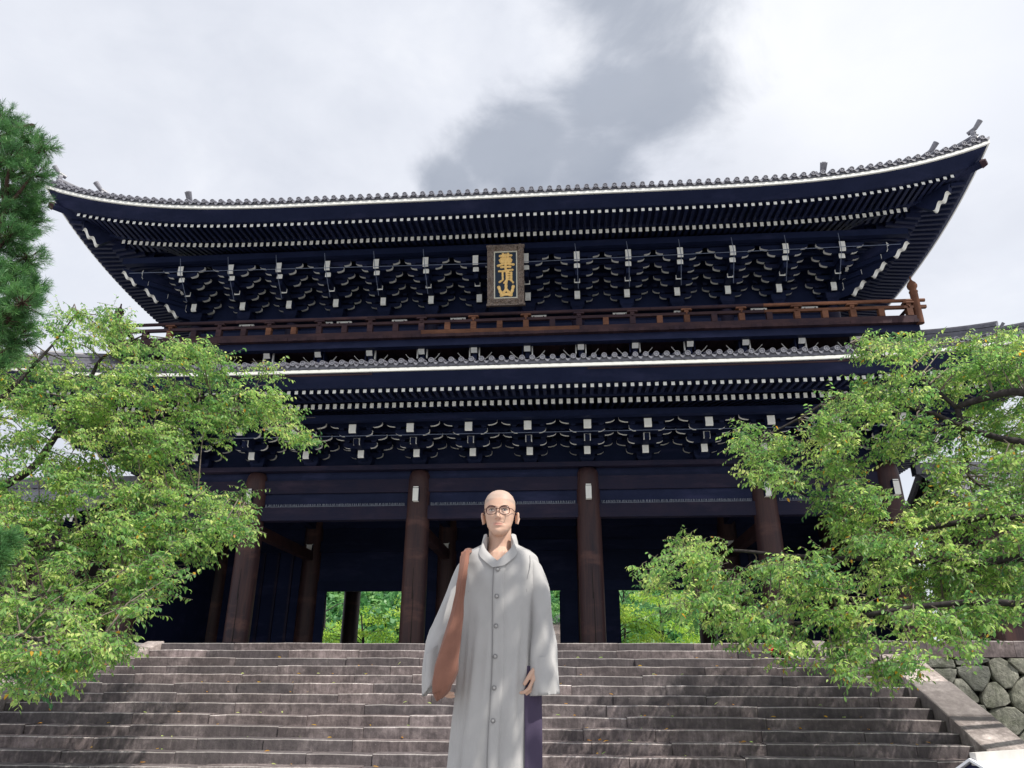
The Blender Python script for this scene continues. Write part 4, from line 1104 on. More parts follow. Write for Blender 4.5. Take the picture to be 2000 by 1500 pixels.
def leafy_tree(name, label, base, h, r_, n, size, mat, group=None, low=.25, trunk=.12):
    root = thing(name, label, 'tree', base, group); b_ = np.array(base, float)
    m_ = MB(); top = b_+np.array([NR.normal(0, .2), NR.normal(0, .2), h*.85])
    m_.tube([b_-np.array([0, 0, .1]), b_*.5+top*.5+np.array([.12, 0, 0]), top], [trunk, trunk*.75, .03], 7)
    for i in range(6):
        a = NR.uniform(0, 6.28); z = h*NR.uniform(.25, .7); q = b_+(top-b_)*(z/(h*.85)); m_.tube([q, q+np.array([math.cos(a)*r_*.4, math.sin(a)*r_*.4, h*.12]), q+np.array([math.cos(a)*r_*.8, math.sin(a)*r_*.8, h*.16])], [.04, .03, .01], 4)
    local(m_.build('trunk', 'bark'), root)
    ncl = max(14, int(n/110)); cc = []
    for i in range(ncl):
        v = NR.normal(0, 1, 3); v /= np.linalg.norm(v); v *= NR.random()**.4
        cc.append((b_+np.array([v[0]*r_, v[1]*r_, h*(low+(1-low)*(.5+.5*v[2]))]), NR.uniform(.25, .5)*r_*.62, NR.uniform(.1, .9)))
    pos = []; tn = []
    for c, rr, tb in cc:
        k = n//ncl; v = NR.normal(0, 1, (k, 3)); v /= np.linalg.norm(v, axis=1, keepdims=True); v *= (NR.random((k, 1))**.5)
        pos.append(c+v*np.array([rr*1.3, rr*1.3, rr*.55])); tn.append(np.clip(tb+NR.normal(0, .15, k), 0, 1))
    pos = np.concatenate(pos); tn = np.concatenate(tn); k = len(pos)
    d = NR.normal(0, 1, (k, 3)); d[:, 2] -= .5; ln = NR.uniform(.7, 1.3, k)*size
    me = leaves_mesh('crown', pos, d, NR.normal(0, .5, (k, 3))+np.array([0, 0, 1.0]), ln, ln*.55, tn, mat, True)
    tag(local(link('crown', me), root), kind='stuff'); return root
BT = [(-10.5, 22, 3.4, 2.6, 3200, .17, 'fleaf', 'bright green maple behind the far left pillar of the gate'), (-7.2, 25, 4.6, 2.7, 3600, .17, 'fleaf', 'bright green maple seen through the left gate opening'),
      (-4.4, 30, 6.5, 3.0, 3600, .18, 'cedar', 'darker tree behind the maple in the left gate opening'), (4.9, 21, 3.6, 2.2, 3000, .16, 'fleaf', 'small bright maple just right of the fourth front pillar'),
      (7.6, 23, 4.4, 2.6, 3400, .16, 'fleaf', 'bright maple seen through the right gate opening behind the cherry leaves'), (6.0, 33, 8.0, 3.4, 3600, .2, 'cedar', 'dark tall tree deep behind the right gate opening'),
      (11.5, 27, 5.0, 2.8, 2600, .18, 'fleaf', 'maple behind the right end of the gate'), (-14.5, 26, 5.0, 2.8, 2200, .18, 'fleaf', 'maple behind the left end of the gate'),
      (1.9, 46, 11.0, 3.6, 4200, .24, 'cedar', 'tree on the slope above the far steps in the centre opening'), (-2.6, 44, 9.0, 3.6, 3000, .24, 'cedar', 'tree left of the far steps in the centre opening')]
for x, y, h, r_, n, sz, mt, lab in BT: leafy_tree('maple_tree' if mt == 'fleaf' else 'forest_tree', lab, (x, y, ZT), h, r_, n, sz, mt, 'trees behind the gate', .02 if mt == 'fleaf' else .1)
m_ = MB(); m_.grid([[(x, 50+25*j/8, ZT-.1+11*(j/8)**.8+NR.normal(0, .2)) for j in range(9)] for x in (-40, -30, -20, -12, -6, 0, 6, 12, 20, 30)])
MT['hill'] = plain('hill_soil', (.03, .07, .025), .9, .4, 1.5)
o = m_.build('hillside', 'hill', smooth=True); tag(o, kind='structure')
k = 48000; px_ = NR.uniform(-36, 26, k); t = NR.random(k)
pos = np.stack([px_, 50+25*t, ZT+11*t**.8+NR.random(k)**.5*(1.2+1.6*np.abs(np.sin(px_*1.3+t*19)*np.cos(px_*.7-t*31)))], 1); ln = NR.uniform(.5, 1.1, k)
me = leaves_mesh('hill_wood', pos, NR.normal(0, 1, (k, 3)), NR.normal(0, .5, (k, 3))+np.array([0, -.4, 1.0]), ln, ln*.6, np.clip(.5+.3*np.sin(pos[:, 0]*1.7+pos[:, 1])+NR.normal(0, .2, k), 0, 1), 'cedar', True)
o = link('hill_wood', me); tag(o, 'dense green wood covering the hillside far behind the gate', 'wood', kind='stuff')

# ------------------------------------------------------------------ the man in the grey robe
def skin_mat(name, base, lip, scalp):
    m, t, b = newmat(name, .5, .35)
    a1 = N(t, 'ShaderNodeAttribute', attribute_name='lip'); a2 = N(t, 'ShaderNodeAttribute', attribute_name='scalp')
    c = mix(t, a2.outputs['Fac'], base, scalp); c = mix(t, a1.outputs['Fac'], c, lip)
    n = noise(t, coords(t, 'Object'), 40, 3); c = mix(t, mathn(t, 'MULTIPLY', n, .18), c, (.55, .30, .22))
    n3 = noise(t, coords(t, 'Object'), 260, 3); c = mix(t, mathn(t, 'MULTIPLY', n3, .16), c, (.40, .20, .14)); bump(t, b, n3, .15, .002)
    L(t, c, b.inputs['Base Color']); b.inputs['Subsurface Weight'].default_value = .08; b.inputs['Subsurface Radius'].default_value = (.012, .005, .003)
    return m
MT['skin'] = skin_mat('skin', (.63, .42, .315), (.46, .17, .15), (.44, .35, .29))
def cloth(name, c, var=.06, rough=.85, weave=900):
    m, t, b = newmat(name, rough, .15); b.inputs['Sheen Weight'].default_value = .15
    n = noise(t, coords(t, 'Object'), 7, 4); w = noise(t, coords(t, 'Object'), weave, 2)
    f = mathn(t, 'ADD', mathn(t, 'MULTIPLY', n, .7), mathn(t, 'MULTIPLY', w, .3))
    L(t, ramp(t, f, [(.35, tuple(x*(1-var) for x in c)), (.65, tuple(min(1, x*(1+var)) for x in c))]).outputs[0], b.inputs['Base Color']); bump(t, b, w, .12, .002)
    return m
MT['robe'] = cloth('grey_robe', (.43, .422, .415)); MT['under'] = cloth('white_undershirt', (.78, .76, .72)); MT['trouser'] = cloth('purple_grey_inner_robe', (.065, .05, .09))
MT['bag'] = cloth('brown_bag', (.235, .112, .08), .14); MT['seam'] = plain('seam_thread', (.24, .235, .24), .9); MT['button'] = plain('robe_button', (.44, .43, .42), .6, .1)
MT['frame'] = plain('spectacle_frame', (.075, .022, .016), .25, .2, 30, .5); MT['brow'] = plain('brow_hair', (.06, .045, .04), .8)
MT['eyewhite'] = plain('eye_white', (.72, .68, .64), .3, .03); MT['iris'] = plain('iris', (.02, .013, .01), .2, .1); MT['shoe'] = plain('shoe', (.10, .085, .08), .7)
def lens_mat():
    m = bpy.data.materials.new('spectacle_lens'); m.use_nodes = True; t = m.node_tree; t.nodes.clear()
    tr = N(t, 'ShaderNodeBsdfTransparent'); gl = N(t, 'ShaderNodeBsdfGlossy'); gl.inputs['Roughness'].default_value = .03
    mx = N(t, 'ShaderNodeMixShader'); mx.inputs[0].default_value = .06; L(t, tr.outputs[0], mx.inputs[1]); L(t, gl.outputs[0], mx.inputs[2])
    o_ = N(t, 'ShaderNodeOutputMaterial'); L(t, mx.outputs[0], o_.inputs[0]); return m
MT['lens'] = lens_mat()

MY = Yd(3.6); MX = 1.885; MZ = ZM
man = thing('person', 'standing person with shaved head and glasses wearing a long grey robe, facing the viewer', 'person', (MX, MY, MZ))
def mp(o_): o_.parent = man; return o_
def interp(x, xs_, ys_): return float(np.interp(x, xs_, ys_))
def head_grid(n_u=110, n_v=90):
    H = .236
    T = [0, .04, .10, .2, .35, .5, .62, .75, .86, .94, .985, 1.0]
    Wd = [.018, .030, .044, .0575, .0665, .0725, .0765, .0755, .0640, .0450, .0220, .0]
    Fr = [.074, .083, .0885, .0905, .0905, .0885, .0900, .0840, .0680, .0460, .0220, .0]
    Bk = [-.015, .0, .018, .042, .075, .092, .099, .096, .080, .056, .028, .0]
    P = []
    for i in range(n_u):
        a = 2*math.pi*i/n_u; row = []
        for j in range(n_v+1):
            t = j/n_v; t = t if t < .9 else t
            w, f, b_ = interp(t, T, Wd), interp(t, T, Fr), interp(t, T, Bk)
            ca, sa = math.cos(a), math.sin(a)
            e = 2/2.3
            x = w*math.copysign(abs(ca)**e, ca); yy = math.copysign(abs(sa)**e, sa)
            cy_ = (b_-f)/2; ry_ = (b_+f)/2
            y = cy_+ry_*yy
            if yy < 0:
                z = t
                g = lambda x0, z0, sx_, sz_: math.exp(-((x-x0)/sx_)**2-((z-z0)/sz_)**2)
                d = 0
                for s_ in (-1, 1):
                    d -= .011*g(s_*.031, .495, .017, .045)       # sockets
                    d += .0045*g(s_*.031, .485, .012, .020)      # lids
                    d += .0048*g(s_*.030, .575, .022, .025)      # brow ridge
                    d += .0045*g(s_*.047, .40, .018, .07)        # cheekbones
                    d -= .0035*g(s_*.040, .24, .012, .06)         # hollow of the cheeks
                    zl = (.335-z)/.12; xl = .019+.012*zl
                    if -.1 < zl < 1.1: d -= .0034*math.exp(-((abs(x)-xl)/.0042)**2)*(1 if x*s_ > 0 else 0)   # smile lines
                    d -= .0022*g(s_*.031, .452, .013, .010)
                    d += .0075*g(s_*.0135, .335, .0085, .022)    # nostril wings
                # nose
                if .30 < z < .60:
                    k = interp(z, [.30, .325, .355, .40, .5, .56, .6], [0, .012, .0225, .019, .009, .004, 0]); wd = interp(z, [.3, .36, .5, .6], [.011, .0115, .0085, .012])
                    d += k*math.exp(-(x/wd)**2)
                d += .0055*g(0, .235, .018, .014)+.0065*g(0, .185, .016, .017)-.0045*g(0, .212, .022, .007)
                d -= .0035*g(0, .28, .006, .03)
                d -= .004*g(0, .145, .02, .014)+0; d += .005*g(0, .06, .018, .05)
                y -= d*min(1, -yy*1.6)
            row.append((x, y, t*H))
        P.append(row)
    return P
def finger(m_, p, dirs, lens, r0):
    pts = [Vector(p)]
    for d, l in zip(dirs, lens): pts.append(pts[-1]+Vector(d).normalized()*l)
    m_.tube(pts+[pts[-1]+(pts[-1]-pts[-2]).normalized()*r0*.5], [r0, r0*1.0, r0*.92, r0*.82, r0*.4][:len(pts)+1], 10)
def hand(m_, wrist, sx, roll):
    """relaxed hand, hanging, curled a little towards the body; sx = outward side"""
    w = Vector(wrist); dn = Vector((-sx*.25, -.25, -1)).normalized(); ac = Vector((-sx*.35, -.94, .1)).normalized()   # ac: across the palm, knuckle line
    ac = (ac-dn*ac.dot(dn)).normalized(); nrm_ = dn.cross(ac)
    inn = Vector((-sx, 0, 0)); inn = inn-dn*inn.dot(dn); inn = (inn-ac*inn.dot(ac)); inn = inn.normalized() if inn.length > .1 else nrm_
    pal = [w+dn*.0, w+dn*.03, w+dn*.065, w+dn*.088]
    for off in (-.026, -.009, .009, .026): m_.tube([q+ac*off*(.7+.3*i/3) for i, q in enumerate(pal)], [.016, .0175, .0165, .0145], 10)
    for k, (off, l) in enumerate(((.031, 1.0), (.0105, 1.1), (-.0105, 1.03), (-.031, .82))):
        p = w+dn*.086+ac*off
        finger(m_, p, [dn+inn*.25, dn*.8+inn*.8, dn*.25+inn*1.0], [.04*l, .027*l, .02*l], .0088)
    finger(m_, w+dn*.028+ac*.030, [ac*.45+dn*.9+inn*.25, dn*1.0+ac*.05+inn*.35, dn*1.0-ac*.1+inn*.4], [.038, .032, .024], .0105)
WR = {1: (.192, -.03, .872), -1: (-.275, -.075, .868)}     # wrists
def build_body():
    m_ = MB(); hz = 1.447
    hg = [[(x+.0, y-.012, z+hz) for x, y, z in row] for row in head_grid()]
    m_.grid(hg, 0, True)
    n_u = len(hg); nv = len(hg[0])
    m_.f.append([i*nv for i in range(n_u)][::-1]); m_.m.append(0)
    for sx in (-1, 1):                            # ears that stand out
        c = Vector((sx*.074, .010, hz+.100)); P = []
        for i in range(12):
            a = math.pi*2*i/12; row = []
            for j in range(9):
                b_ = math.pi*(j/8-.5); x_, y_, z_ = .0085*math.cos(a)*math.cos(b_), .019*math.sin(a)*math.cos(b_), .031*math.sin(b_)
                y2 = y_*(1+.25*math.sin(b_)); q = Matrix.Rotation(sx*R(24), 3, 'Z') @ Vector((x_, y2, z_)); q = Matrix.Rotation(-sx*R(-9), 3, 'Y') @ q; row.append(tuple(c+q+Vector((sx*.010, .004, 0))))
            P.append(row)
        m_.grid(P, 0, True)
        q = c+Vector((sx*.012, .012, 0)); m_.tube([q+Vector((0, .004, -.03)), q+Vector((sx*.006, .016, 0)), q+Vector((0, .008, .03))], [.004, .006, .004], 6)
    m_.tube([(0, .022, 1.36), (0, .018, 1.42), (0, .012, 1.475), (0, .008, 1.53)], [.066, .057, .055, .055], 18)
    m_.tube([(0, .01, .86), (0, .01, 1.0), (0, .0, 1.15), (0, .0, 1.28), (0, .01, 1.36), (0, .02, 1.40)], [.10, .09, .095, .095, .075, .05], 18)
    for sx in (-1, 1):
        w = Vector(WR[sx]); sh = Vector((sx*.150, .015, 1.292)); el = Vector((sx*(.215 if sx > 0 else .255), .045, 1.06))
        m_.tube([(sx*.06, .015, 1.315), sh, (sh+el)/2, el, (el+w)/2, w, w+Vector((0, 0, -.02))], [.042, .046, .042, .036, .034, .026, .024], 12)
        hand(m_, w, sx, 0)
        hp = Vector((sx*.085, .01, .88)); kn = Vector((sx*.095, -.01, .48)); an = Vector((sx*.10, .02, .085))
        m_.tube([hp, (hp+kn)/2, kn, (kn+an)/2+Vector((0, .015, .05)), an], [.075, .066, .052, .05, .036], 12)
        m_.tube([an+Vector((0, .03, -.045)), an+Vector((0, -.05, -.045)), an+Vector((sx*.02, -.15, -.06)), an+Vector((sx*.02, -.18, -.065))], [.034, .036, .028, .012], 10)
    o_ = m_.build('body_cage', 'skin')
    md = o_.modifiers.new('remesh', 'REMESH'); md.mode = 'VOXEL'; md.voxel_size = .0036; md.use_smooth_shade = True
    sm = o_.modifiers.new('smooth', 'SMOOTH'); sm.factor = .5; sm.iterations = 2
    dg = bpy.context.evaluated_depsgraph_get(); me = bpy.data.meshes.new_from_object(o_.evaluated_get(dg)); bpy.data.objects.remove(o_)
    n_ = len(me.vertices); co = np.empty(n_*3, np.float32); me.vertices.foreach_get('co', co); co = co.reshape(-1, 3)
    H = .236; t = (co[:, 2]-hz)/H; front = co[:, 1] < -.03
    lip = np.exp(-(co[:, 0]/.021)**4-((t-.209)/.030)**4)*front*(co[:, 2] > hz)
    nos = sum(np.exp(-((co[:, 0]-s_*.0095)/.005)**2-((t-.312)/.012)**2) for s_ in (-1, 1))*front*.8
    lip = np.clip(lip*.8+nos, 0, 1)
    sc_ = np.clip((t-.74-.10*(np.abs(co[:, 0])/.07)*(-1)-.25*(co[:, 1] < -.09)*0)/.05, 0, 1)
    sc_ = np.maximum(sc_, np.clip((co[:, 1]-.0+(-.02))/.02, 0, 1)*(t > .45))*.9
    for nm_, a in (('lip', lip), ('scalp', sc_)):
        at_ = me.attributes.new(nm_, 'FLOAT', 'POINT'); at_.data.foreach_set('value', a.astype(np.float32))
    me.polygons.foreach_set('use_smooth', np.ones(len(me.polygons), bool))
    return link('body', me, man)
body = build_body(); hz = 1.447
for sx in (-1, 1):                               # eyes, brows
    m_ = MB(); cz, cx_ = hz+.1165, sx*.0315
    P = []
    for i in range(14):
        a = 2*math.pi*i/14; P.append([(cx_+.0118*math.cos(a)*math.cos(b_), -.0965+.0035*math.sin(b_)*-1, cz+.0031*math.sin(a)*math.cos(b_)) for b_ in (0, .5, 1.0, 1.5)])
    m_.grid(P, 0, True); e = mp(m_.build('eye', 'eyewhite', None, True))
    m_ = MB(); m_.lathe([(.0001, -.0012), (.0036, -.001), (.0036, .0), (.0001, .0004)], (0, 0, 0), 12); q = m_.build('iris', 'iris', e); q.rotation_euler = (R(90), 0, 0); q.location = (cx_+.0005, -.1008, cz+.0006)
    m_ = MB(); m_.tube([(cx_-sx*.0145, -.1005, cz+.0015), (cx_-sx*.005, -.1035, cz+.006), (cx_+sx*.006, -.1020, cz+.0058), (cx_+sx*.015, -.0960, cz+.001)], [.001, .0021, .0022, .001], 6); mp(m_.build('eyelid', 'brow'))
    m_ = MB(); m_.tube([(cx_-sx*.018, -.1055, hz+.1345), (cx_-sx*.004, -.1045, hz+.1385), (cx_+sx*.010, -.1010, hz+.1390), (cx_+sx*.021, -.0920, hz+.1350)], [.0014, .0022, .0020, .0008], 6); mp(m_.build('eyebrow', 'brow'))
# spectacles
gl = link('glasses', None, man); gm = MB()
def rim_pts(cx_, sx):
    out_ = []
    for i in range(28):
        a = 2*math.pi*i/28; c_, s_ = math.cos(a), math.sin(a); e = 2/3.0
        x = cx_+.0245*math.copysign(abs(c_)**e, c_); z = hz+.112+.0185*math.copysign(abs(s_)**e, s_)
        out_.append((x, -.117+.010*((abs(x)-.01)/.05)**2, z))
    return out_+[out_[0]]
for sx in (-1, 1):
    pts = rim_pts(sx*.0315, sx); gm.tube(pts, [.0029 if p[2] > hz+.112 else .0018 for p in pts], 6, cap=False)
    gm.tube([(sx*.055, -.111, hz+.121), (sx*.0665, -.100, hz+.122), (sx*.076, -.04, hz+.121), (sx*.0815, .0, hz+.119), (sx*.080, .018, hz+.110)], .0019, 6)
    lm = MB(); P = rim_pts(sx*.0315, sx)[:-1]; lm.add(P, [tuple(range(28))]); q = lm.build('lens', 'lens', man)
gm.tube([(-.008, -.1175, hz+.119), (0, -.1195, hz+.1215), (.008, -.1175, hz+.119)], .0018, 6)
bpy.data.objects.remove(gl)
gl = mp(gm.build('glasses', 'frame', None, True))
for q in [c for c in man.children if c.name.startswith('lens')]: q.parent = gl

# robe: a long loose coat with stand collar; soft folds deepen towards the hem
def crease(x): return (1-abs(math.sin(x))**.55)
def robe_body():
    m_ = MB(); nz_, na = 120, 140
    Zs = [.09, .30, .55, .80, 1.00, 1.15, 1.25, 1.32, 1.357, 1.384, 1.405, 1.42]
    RX = [.200, .195, .188, .180, .176, .178, .186, .193, .184, .152, .106, .080]
    RY = [.150, .140, .130, .125, .128, .130, .128, .118, .104, .092, .080, .070]
    CXs = [-.045, -.035, -.025, -.012, -.004, 0, 0, 0, 0, 0, 0, 0]
    P = []
    for i in range(na):
        a = 2*math.pi*i/na; row = []
        for j in range(nz_+1):
            zt = 1.418-(.112*max(0, 1-abs(math.cos(a))/.72)**1.25 if math.sin(a) < 0 else 0)
            z = .09+(zt-.09)*j/nz_; rx, ry, cx_ = (interp(z, Zs, q) for q in (RX, RY, CXs))
            low = max(0, min(1, (1.22-z)/1.0))
            fold = .008*low*math.sin(7*a+1.3+1.1*math.sin(z*2.1))+.006*low*math.sin(12*a+3.0*z)-.010*low+.004*min(1, low*3)*math.sin(19*a-5*z+.6)
            fold += low*(.020*crease(3.5*a+.5+.5*z)*(.6+.4*math.sin(2*a))+.012*crease(5.5*a+1.1-1.2*z))
            # diagonal pull folds on the chest
            ch = max(0, 1-abs(z-1.2)/.25); fold += .003*ch*math.sin(10*a+26*z)+.010*ch*crease(2.5*a*(1 if math.cos(a) > 0 else -1)+9*z)*max(0, -math.sin(a))*abs(math.cos(a))
            # broad box folds on the front skirt
            if math.sin(a) < 0: fold += .016*low*(math.exp(-((math.cos(a)+.42-.15*(1.2-z))/.10)**2)+.8*math.exp(-((math.cos(a)-.30)/.08)**2))-.010*low*(math.exp(-((math.cos(a)+.12)/.12)**2))
            ca, sa = math.cos(a), math.sin(a); e = 2/2.25
            row.append((cx_+(rx+fold)*math.copysign(abs(ca)**e, ca), .012+(ry+fold)*math.copysign(abs(sa)**e, sa), z))
        P.append(row)
    m_.grid(P, 0, True)
    return mp(m_.build('robe', 'robe', None, True)), P
robe, RP = robe_body()
def robe_front(x, z, off=.006):
    """y on the front of the robe at x, z"""
    best = None
    cands = []
    for row in RP[70:]:
        j = int(round((z-.09)/(row[-1][2]-.09)*120)); j = max(0, min(120, j))
        if row[j][1] < .02: cands.append(row[j])
    cands.sort(key=lambda p: p[0]); xs_ = [p[0] for p in cands]; ys_ = [p[1] for p in cands]
    return float(np.interp(x, xs_, ys_))-off
# front overlap with its edge, loops and buttons
m_ = MB(); P = []
for j in range(70):
    z = .10+(1.300-.10)*j/69; xe = -.012-.022*(1.3-z)+.004*math.sin(9*z)
    row = [(xe-.0005, robe_front(xe, z, .001), z)]
    for k in range(1, 8):
        x = xe+.052*k/7; row.append((x, robe_front(x, z, .0075 if k < 7 else -.002), z))
    P.append(row)
m_.grid(P); mp(m_.build('front_placket', 'robe', None, True))
m_ = MB(); m_.tube([(P[j][0][0]-.001, P[j][0][1]-.004, P[j][0][2]) for j in range(0, 70)], .0013, 5); mp(m_.build('placket_seam', 'seam'))
for z in (1.280, 1.158, 1.028, .898, .768, .636):
    xe = -.012-.022*(1.3-z)+.016; y = robe_front(xe, z, .012)
    m_ = MB(); P = []
    for i in range(12):
        a = 2*math.pi*i/12; P.append([(xe+.0062*math.cos(a)*math.cos(b_), y-.005*math.sin(b_), z+.0062*math.sin(a)*math.cos(b_)) for b_ in (-.6, 0, .5, 1.0, 1.55)])
    m_.grid(P, 0, True); bt = mp(m_.build('button', 'button', None, True))
    m_ = MB(); m_.tube([(xe+.0095*math.cos(a), y+.001, z+.0095*math.sin(a)) for a in [i*math.pi/6 for i in range(13)]], .0014, 5); q = m_.build('button_loop', 'seam', bt)
# stand collar following the V of the neck opening, white undershirt inside it
m_ = MB(); P = []; na = len(RP)
for i in range(na+1):
    row = RP[(i+105) % na] if i < na else RP[105]; ang = 2*math.pi*((i+105) % na)/na
    x, y, z = row[-1]; o2 = Vector((x, y-.014, 0)).normalized(); fr = max(0, 1-abs(math.cos(ang))/.78)**.7 if math.sin(ang) < 0 else 0
    b0_ = Vector((x, y, z)); up_ = .044*(1-fr)+.016*fr
    out_ = b0_+o2*(.010+.006*fr)+Vector((math.copysign(.020*fr, x), 0, -.024*(1-.3*fr)))
    top = b0_+o2*(-.004*(1-fr)+.006*fr)+Vector((0, 0, up_))
    P.append([tuple(out_), tuple((out_+top)/2+o2*.0015), tuple(top), tuple(top-o2*.005+Vector((0, 0, -.002))), tuple(b0_-o2*.006+Vector((0, 0, -.03)))])
m_.grid(P); mp(m_.build('collar', 'robe', None, True))
m_ = MB(); P = []
for i in range(21):
    a = R(195)+R(150)*i/20; ca, sa = math.cos(a), math.sin(a)
    P.append([(ca*rx_, .014+sa*ry_, z_) for rx_, ry_, z_ in ((.048, .047, 1.362), (.052, .052, 1.366), (.060, .064, 1.352), (.075, .085, 1.315), (.090, .108, 1.27), (.10, .115, 1.22))])
m_.grid(P); mp(m_.build('undershirt', 'under', None, True))
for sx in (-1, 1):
    m_ = MB(); m_.tube([(sx*(.150+.006*math.sin(6*t)-.012*t), robe_front(sx*(.150-.012*t), 1.352-.17*t, .001), 1.352-.17*t) for t in np.linspace(0, 1, 14)], .0015, 5); mp(m_.build('shaded_armhole_seam', 'seam'))  # seam line, its dark tone also painting in the shaded sleeve fold
# wide sleeves, open at the cuff
def sleeve(sx, rows, name='sleeve'):
    m_ = MB(); n_ = 40; P = []
    pts = rows; K = 36
    ts = [r_[0] for r_ in rows]
    for i in range(n_):
        a = 2*math.pi*i/n_; row = []
        for j in range(K+1):
            t = j/K; cx_, cy_, cz_, hx, hy, tl = (sum(interp(min(1, max(0, t+d_)), ts, [r_[q] for r_ in rows])*w_ for d_, w_ in ((-.12, .15), (-.06, .22), (0, .26), (.06, .22), (.12, .15))) for q in range(1, 7))
            cz_ = interp(t, ts, [r_[3] for r_ in rows])
            f = .004*math.sin(5*a+9*t)*t+.011*crease(1.5*a+7.5*t+(1.2 if sx > 0 else .2))*(1-abs(2*t-1)**2)+.008*crease(2.5*a-6*t+.7)*t-.006
            ca, sa = math.cos(a), math.sin(a)
            row.append((cx_+(hx+f)*ca, cy_+(hy+f)*sa, cz_+tl*ca))
        for q, dz in ((.93, .004), (.90, .05), (.80, .16)):     # turned-in lining
            row.append((cx_+hx*q*math.cos(a), cy_+hy*q*math.sin(a), cz_+dz+tl*q*math.cos(a)))
        P.append(row)
    m_.grid(P, 0, True)
    return mp(m_.build(name, 'robe', None, True))
sleeve(1, [(0, .118, .012, 1.366, .045, .060, -.022), (.10, .163, .012, 1.338, .053, .072, -.022), (.25, .184, .010, 1.22, .058, .078, -.01), (.5, .198, .006, 1.06, .060, .082, 0), (.72, .205, -.004, .92, .066, .086, 0), (.9, .208, -.012, .80, .072, .090, .004), (1, .208, -.016, .738, .075, .093, .006)])
sleeve(-1, [(0, -.118, .012, 1.366, .045, .060, .022), (.10, -.165, .012, 1.338, .053, .072, .024), (.25, -.196, .008, 1.22, .060, .078, .02), (.5, -.255, .0, 1.05, .064, .082, .02), (.72, -.296, -.02, .93, .062, .086, .02), (.9, -.298, -.05, .81, .047, .088, .035), (1, -.292, -.062, .765, .038, .090, .034)])
# darker inner robe showing at the open side
m_ = MB(); P = []
for i in range(9):
    a = i/8; P.append([(.115+.075*a+.010*math.sin(6*a+3*z), -.075+.05*a*a, z) for z in np.linspace(.12, .86, 24)])
m_.grid(P); mp(m_.build('inner_robe', 'trouser', None, True))
for sx in (-1, 1):
    m_ = MB(); P = []
    for i in range(16):
        a = 2*math.pi*i/16; P.append([(sx*.115+.052*math.cos(a)*k, -.045+.135*math.sin(a)*k, z) for k, z in ((1.02, 0), (1.05, .02), (1.0, .05), (.75, .085), (.4, .10), (.02, .105))])
    m_.grid(P, 0, True); mp(m_.build('shoe', 'shoe', None, True))

# shoulder bag: a soft cloth bag whose broad strap runs over the shoulder
bag = thing('shoulder_bag', 'reddish brown cloth shoulder bag hanging from the right shoulder of the robed person', 'bag', (MX-.2, MY-.15, MZ+.75))
def bp(o_): o_.parent = bag; o_.matrix_parent_inverse = Matrix.Translation(-Vector(bag.location)) @ Matrix.Translation((MX, MY, MZ)); return o_
SP = [(908, 1079, 8.5, .012), (905, 1110, 8.5, .012), (900, 1150, 8.5, .012), (895, 1180, 10, .014), (890, 1210, 14, .018), (881, 1250, 19, .026), (873, 1290, 23, .032), (870, 1320, 24, .034), (866, 1342, 19, .030), (861, 1358, 11, .02), (858, 1367, 4, .008)]
P = []; n_ = 28; yy = [-.105, -.150, -.172, -.180, -.188, -.195, -.200, -.200, -.198, -.195, -.193]
cs = []
for (x, y, hw, hd), yo in zip(SP, yy):
    c = at(x, y, MY+yo); cs.append((c[0]-MX, yo, c[2]-MZ, hw/417, hd))
tt = np.linspace(0, 1, 60); src = np.linspace(0, 1, len(cs)); cs = [[float(np.interp(t, src, [c[q] for c in cs])) for q in range(5)] for t in tt]
m_ = MB()
for i in range(n_):
    a = 2*math.pi*i/n_; row = []
    for j, c in enumerate(cs):
        f = .0035*math.sin(4*a+j*.12)*(1 if j > 8 else .4)+.002*math.sin(9*a+j*.3)
        row.append((c[0]+(c[3]+f)*math.cos(a), c[1]+(c[4]+f)*math.sin(a), c[2]+.02*math.cos(a)*(1 if j < 50 else .3)))
    P.append(row)
m_.grid(P, 0, True); bp(m_.build('pouch', 'bag', None, True))
m_ = MB(); c0 = cs[0]; w = .020
path = [(c0[0], c0[1]-.004, c0[2]-.05), (c0[0]+.002, c0[1]+.004, c0[2]+.0), (-.150, -.06, 1.372), (-.148, -.01, 1.392), (-.150, .05, 1.380), (-.155, .10, 1.33), (-.17, .14, 1.2), (-.2, .15, 1.0)]
P = [[(x-w, y, z+.002), (x-w*.3, y-.004, z+.006), (x+w*.3, y-.004, z+.006), (x+w, y, z+.002), (x+w, y+.006, z-.004), (x-w, y+.006, z-.004), (x-w, y, z+.002)] for x, y, z in path]
m_.grid(P); bp(m_.build('strap', 'bag', None, True))

# ------------------------------------------------------------------ small figure resting at the top of the stairs
MT['redcloth'] = cloth('red_cloth', (.55, .03, .03)); MT['hair'] = plain('dark_hair', (.012, .011, .012), .6); MT['whitecloth'] = cloth('white_cloth', (.75, .77, .8))
sit = thing('person', 'crouching person in a red top half hidden by leaves atop the stairs', 'person', (6.42, -8.15, stepZ(2)))
m_ = MB()
m_.tube([(0, .04, .03), (0, .02, .12), (.01, -.01, .22), (.02, -.04, .29)], [.10, .105, .095, .05], 12)
m_.tube([(.02, -.045, .27), (.02, -.06, .33)], [.035, .033], 10)
m_.tube([(.02, -.05, .30), (.02, -.055, .345), (.02, -.05, .39), (.02, -.045, .42)], [.04, .066, .066, .03], 12)
for sx in (-1, 1):
    m_.tube([(sx*.06, .0, .06), (sx*.10+.03, -.16, .17), (sx*.10+.05, -.20, .02), (sx*.10+.05, -.26, .015)], [.055, .048, .036, .025], 10)
    m_.tube([(sx*.09+.01, -.01, .24), (sx*.15, -.05, .14), (sx*.10+.02, -.15, .16)], [.038, .032, .022], 10)
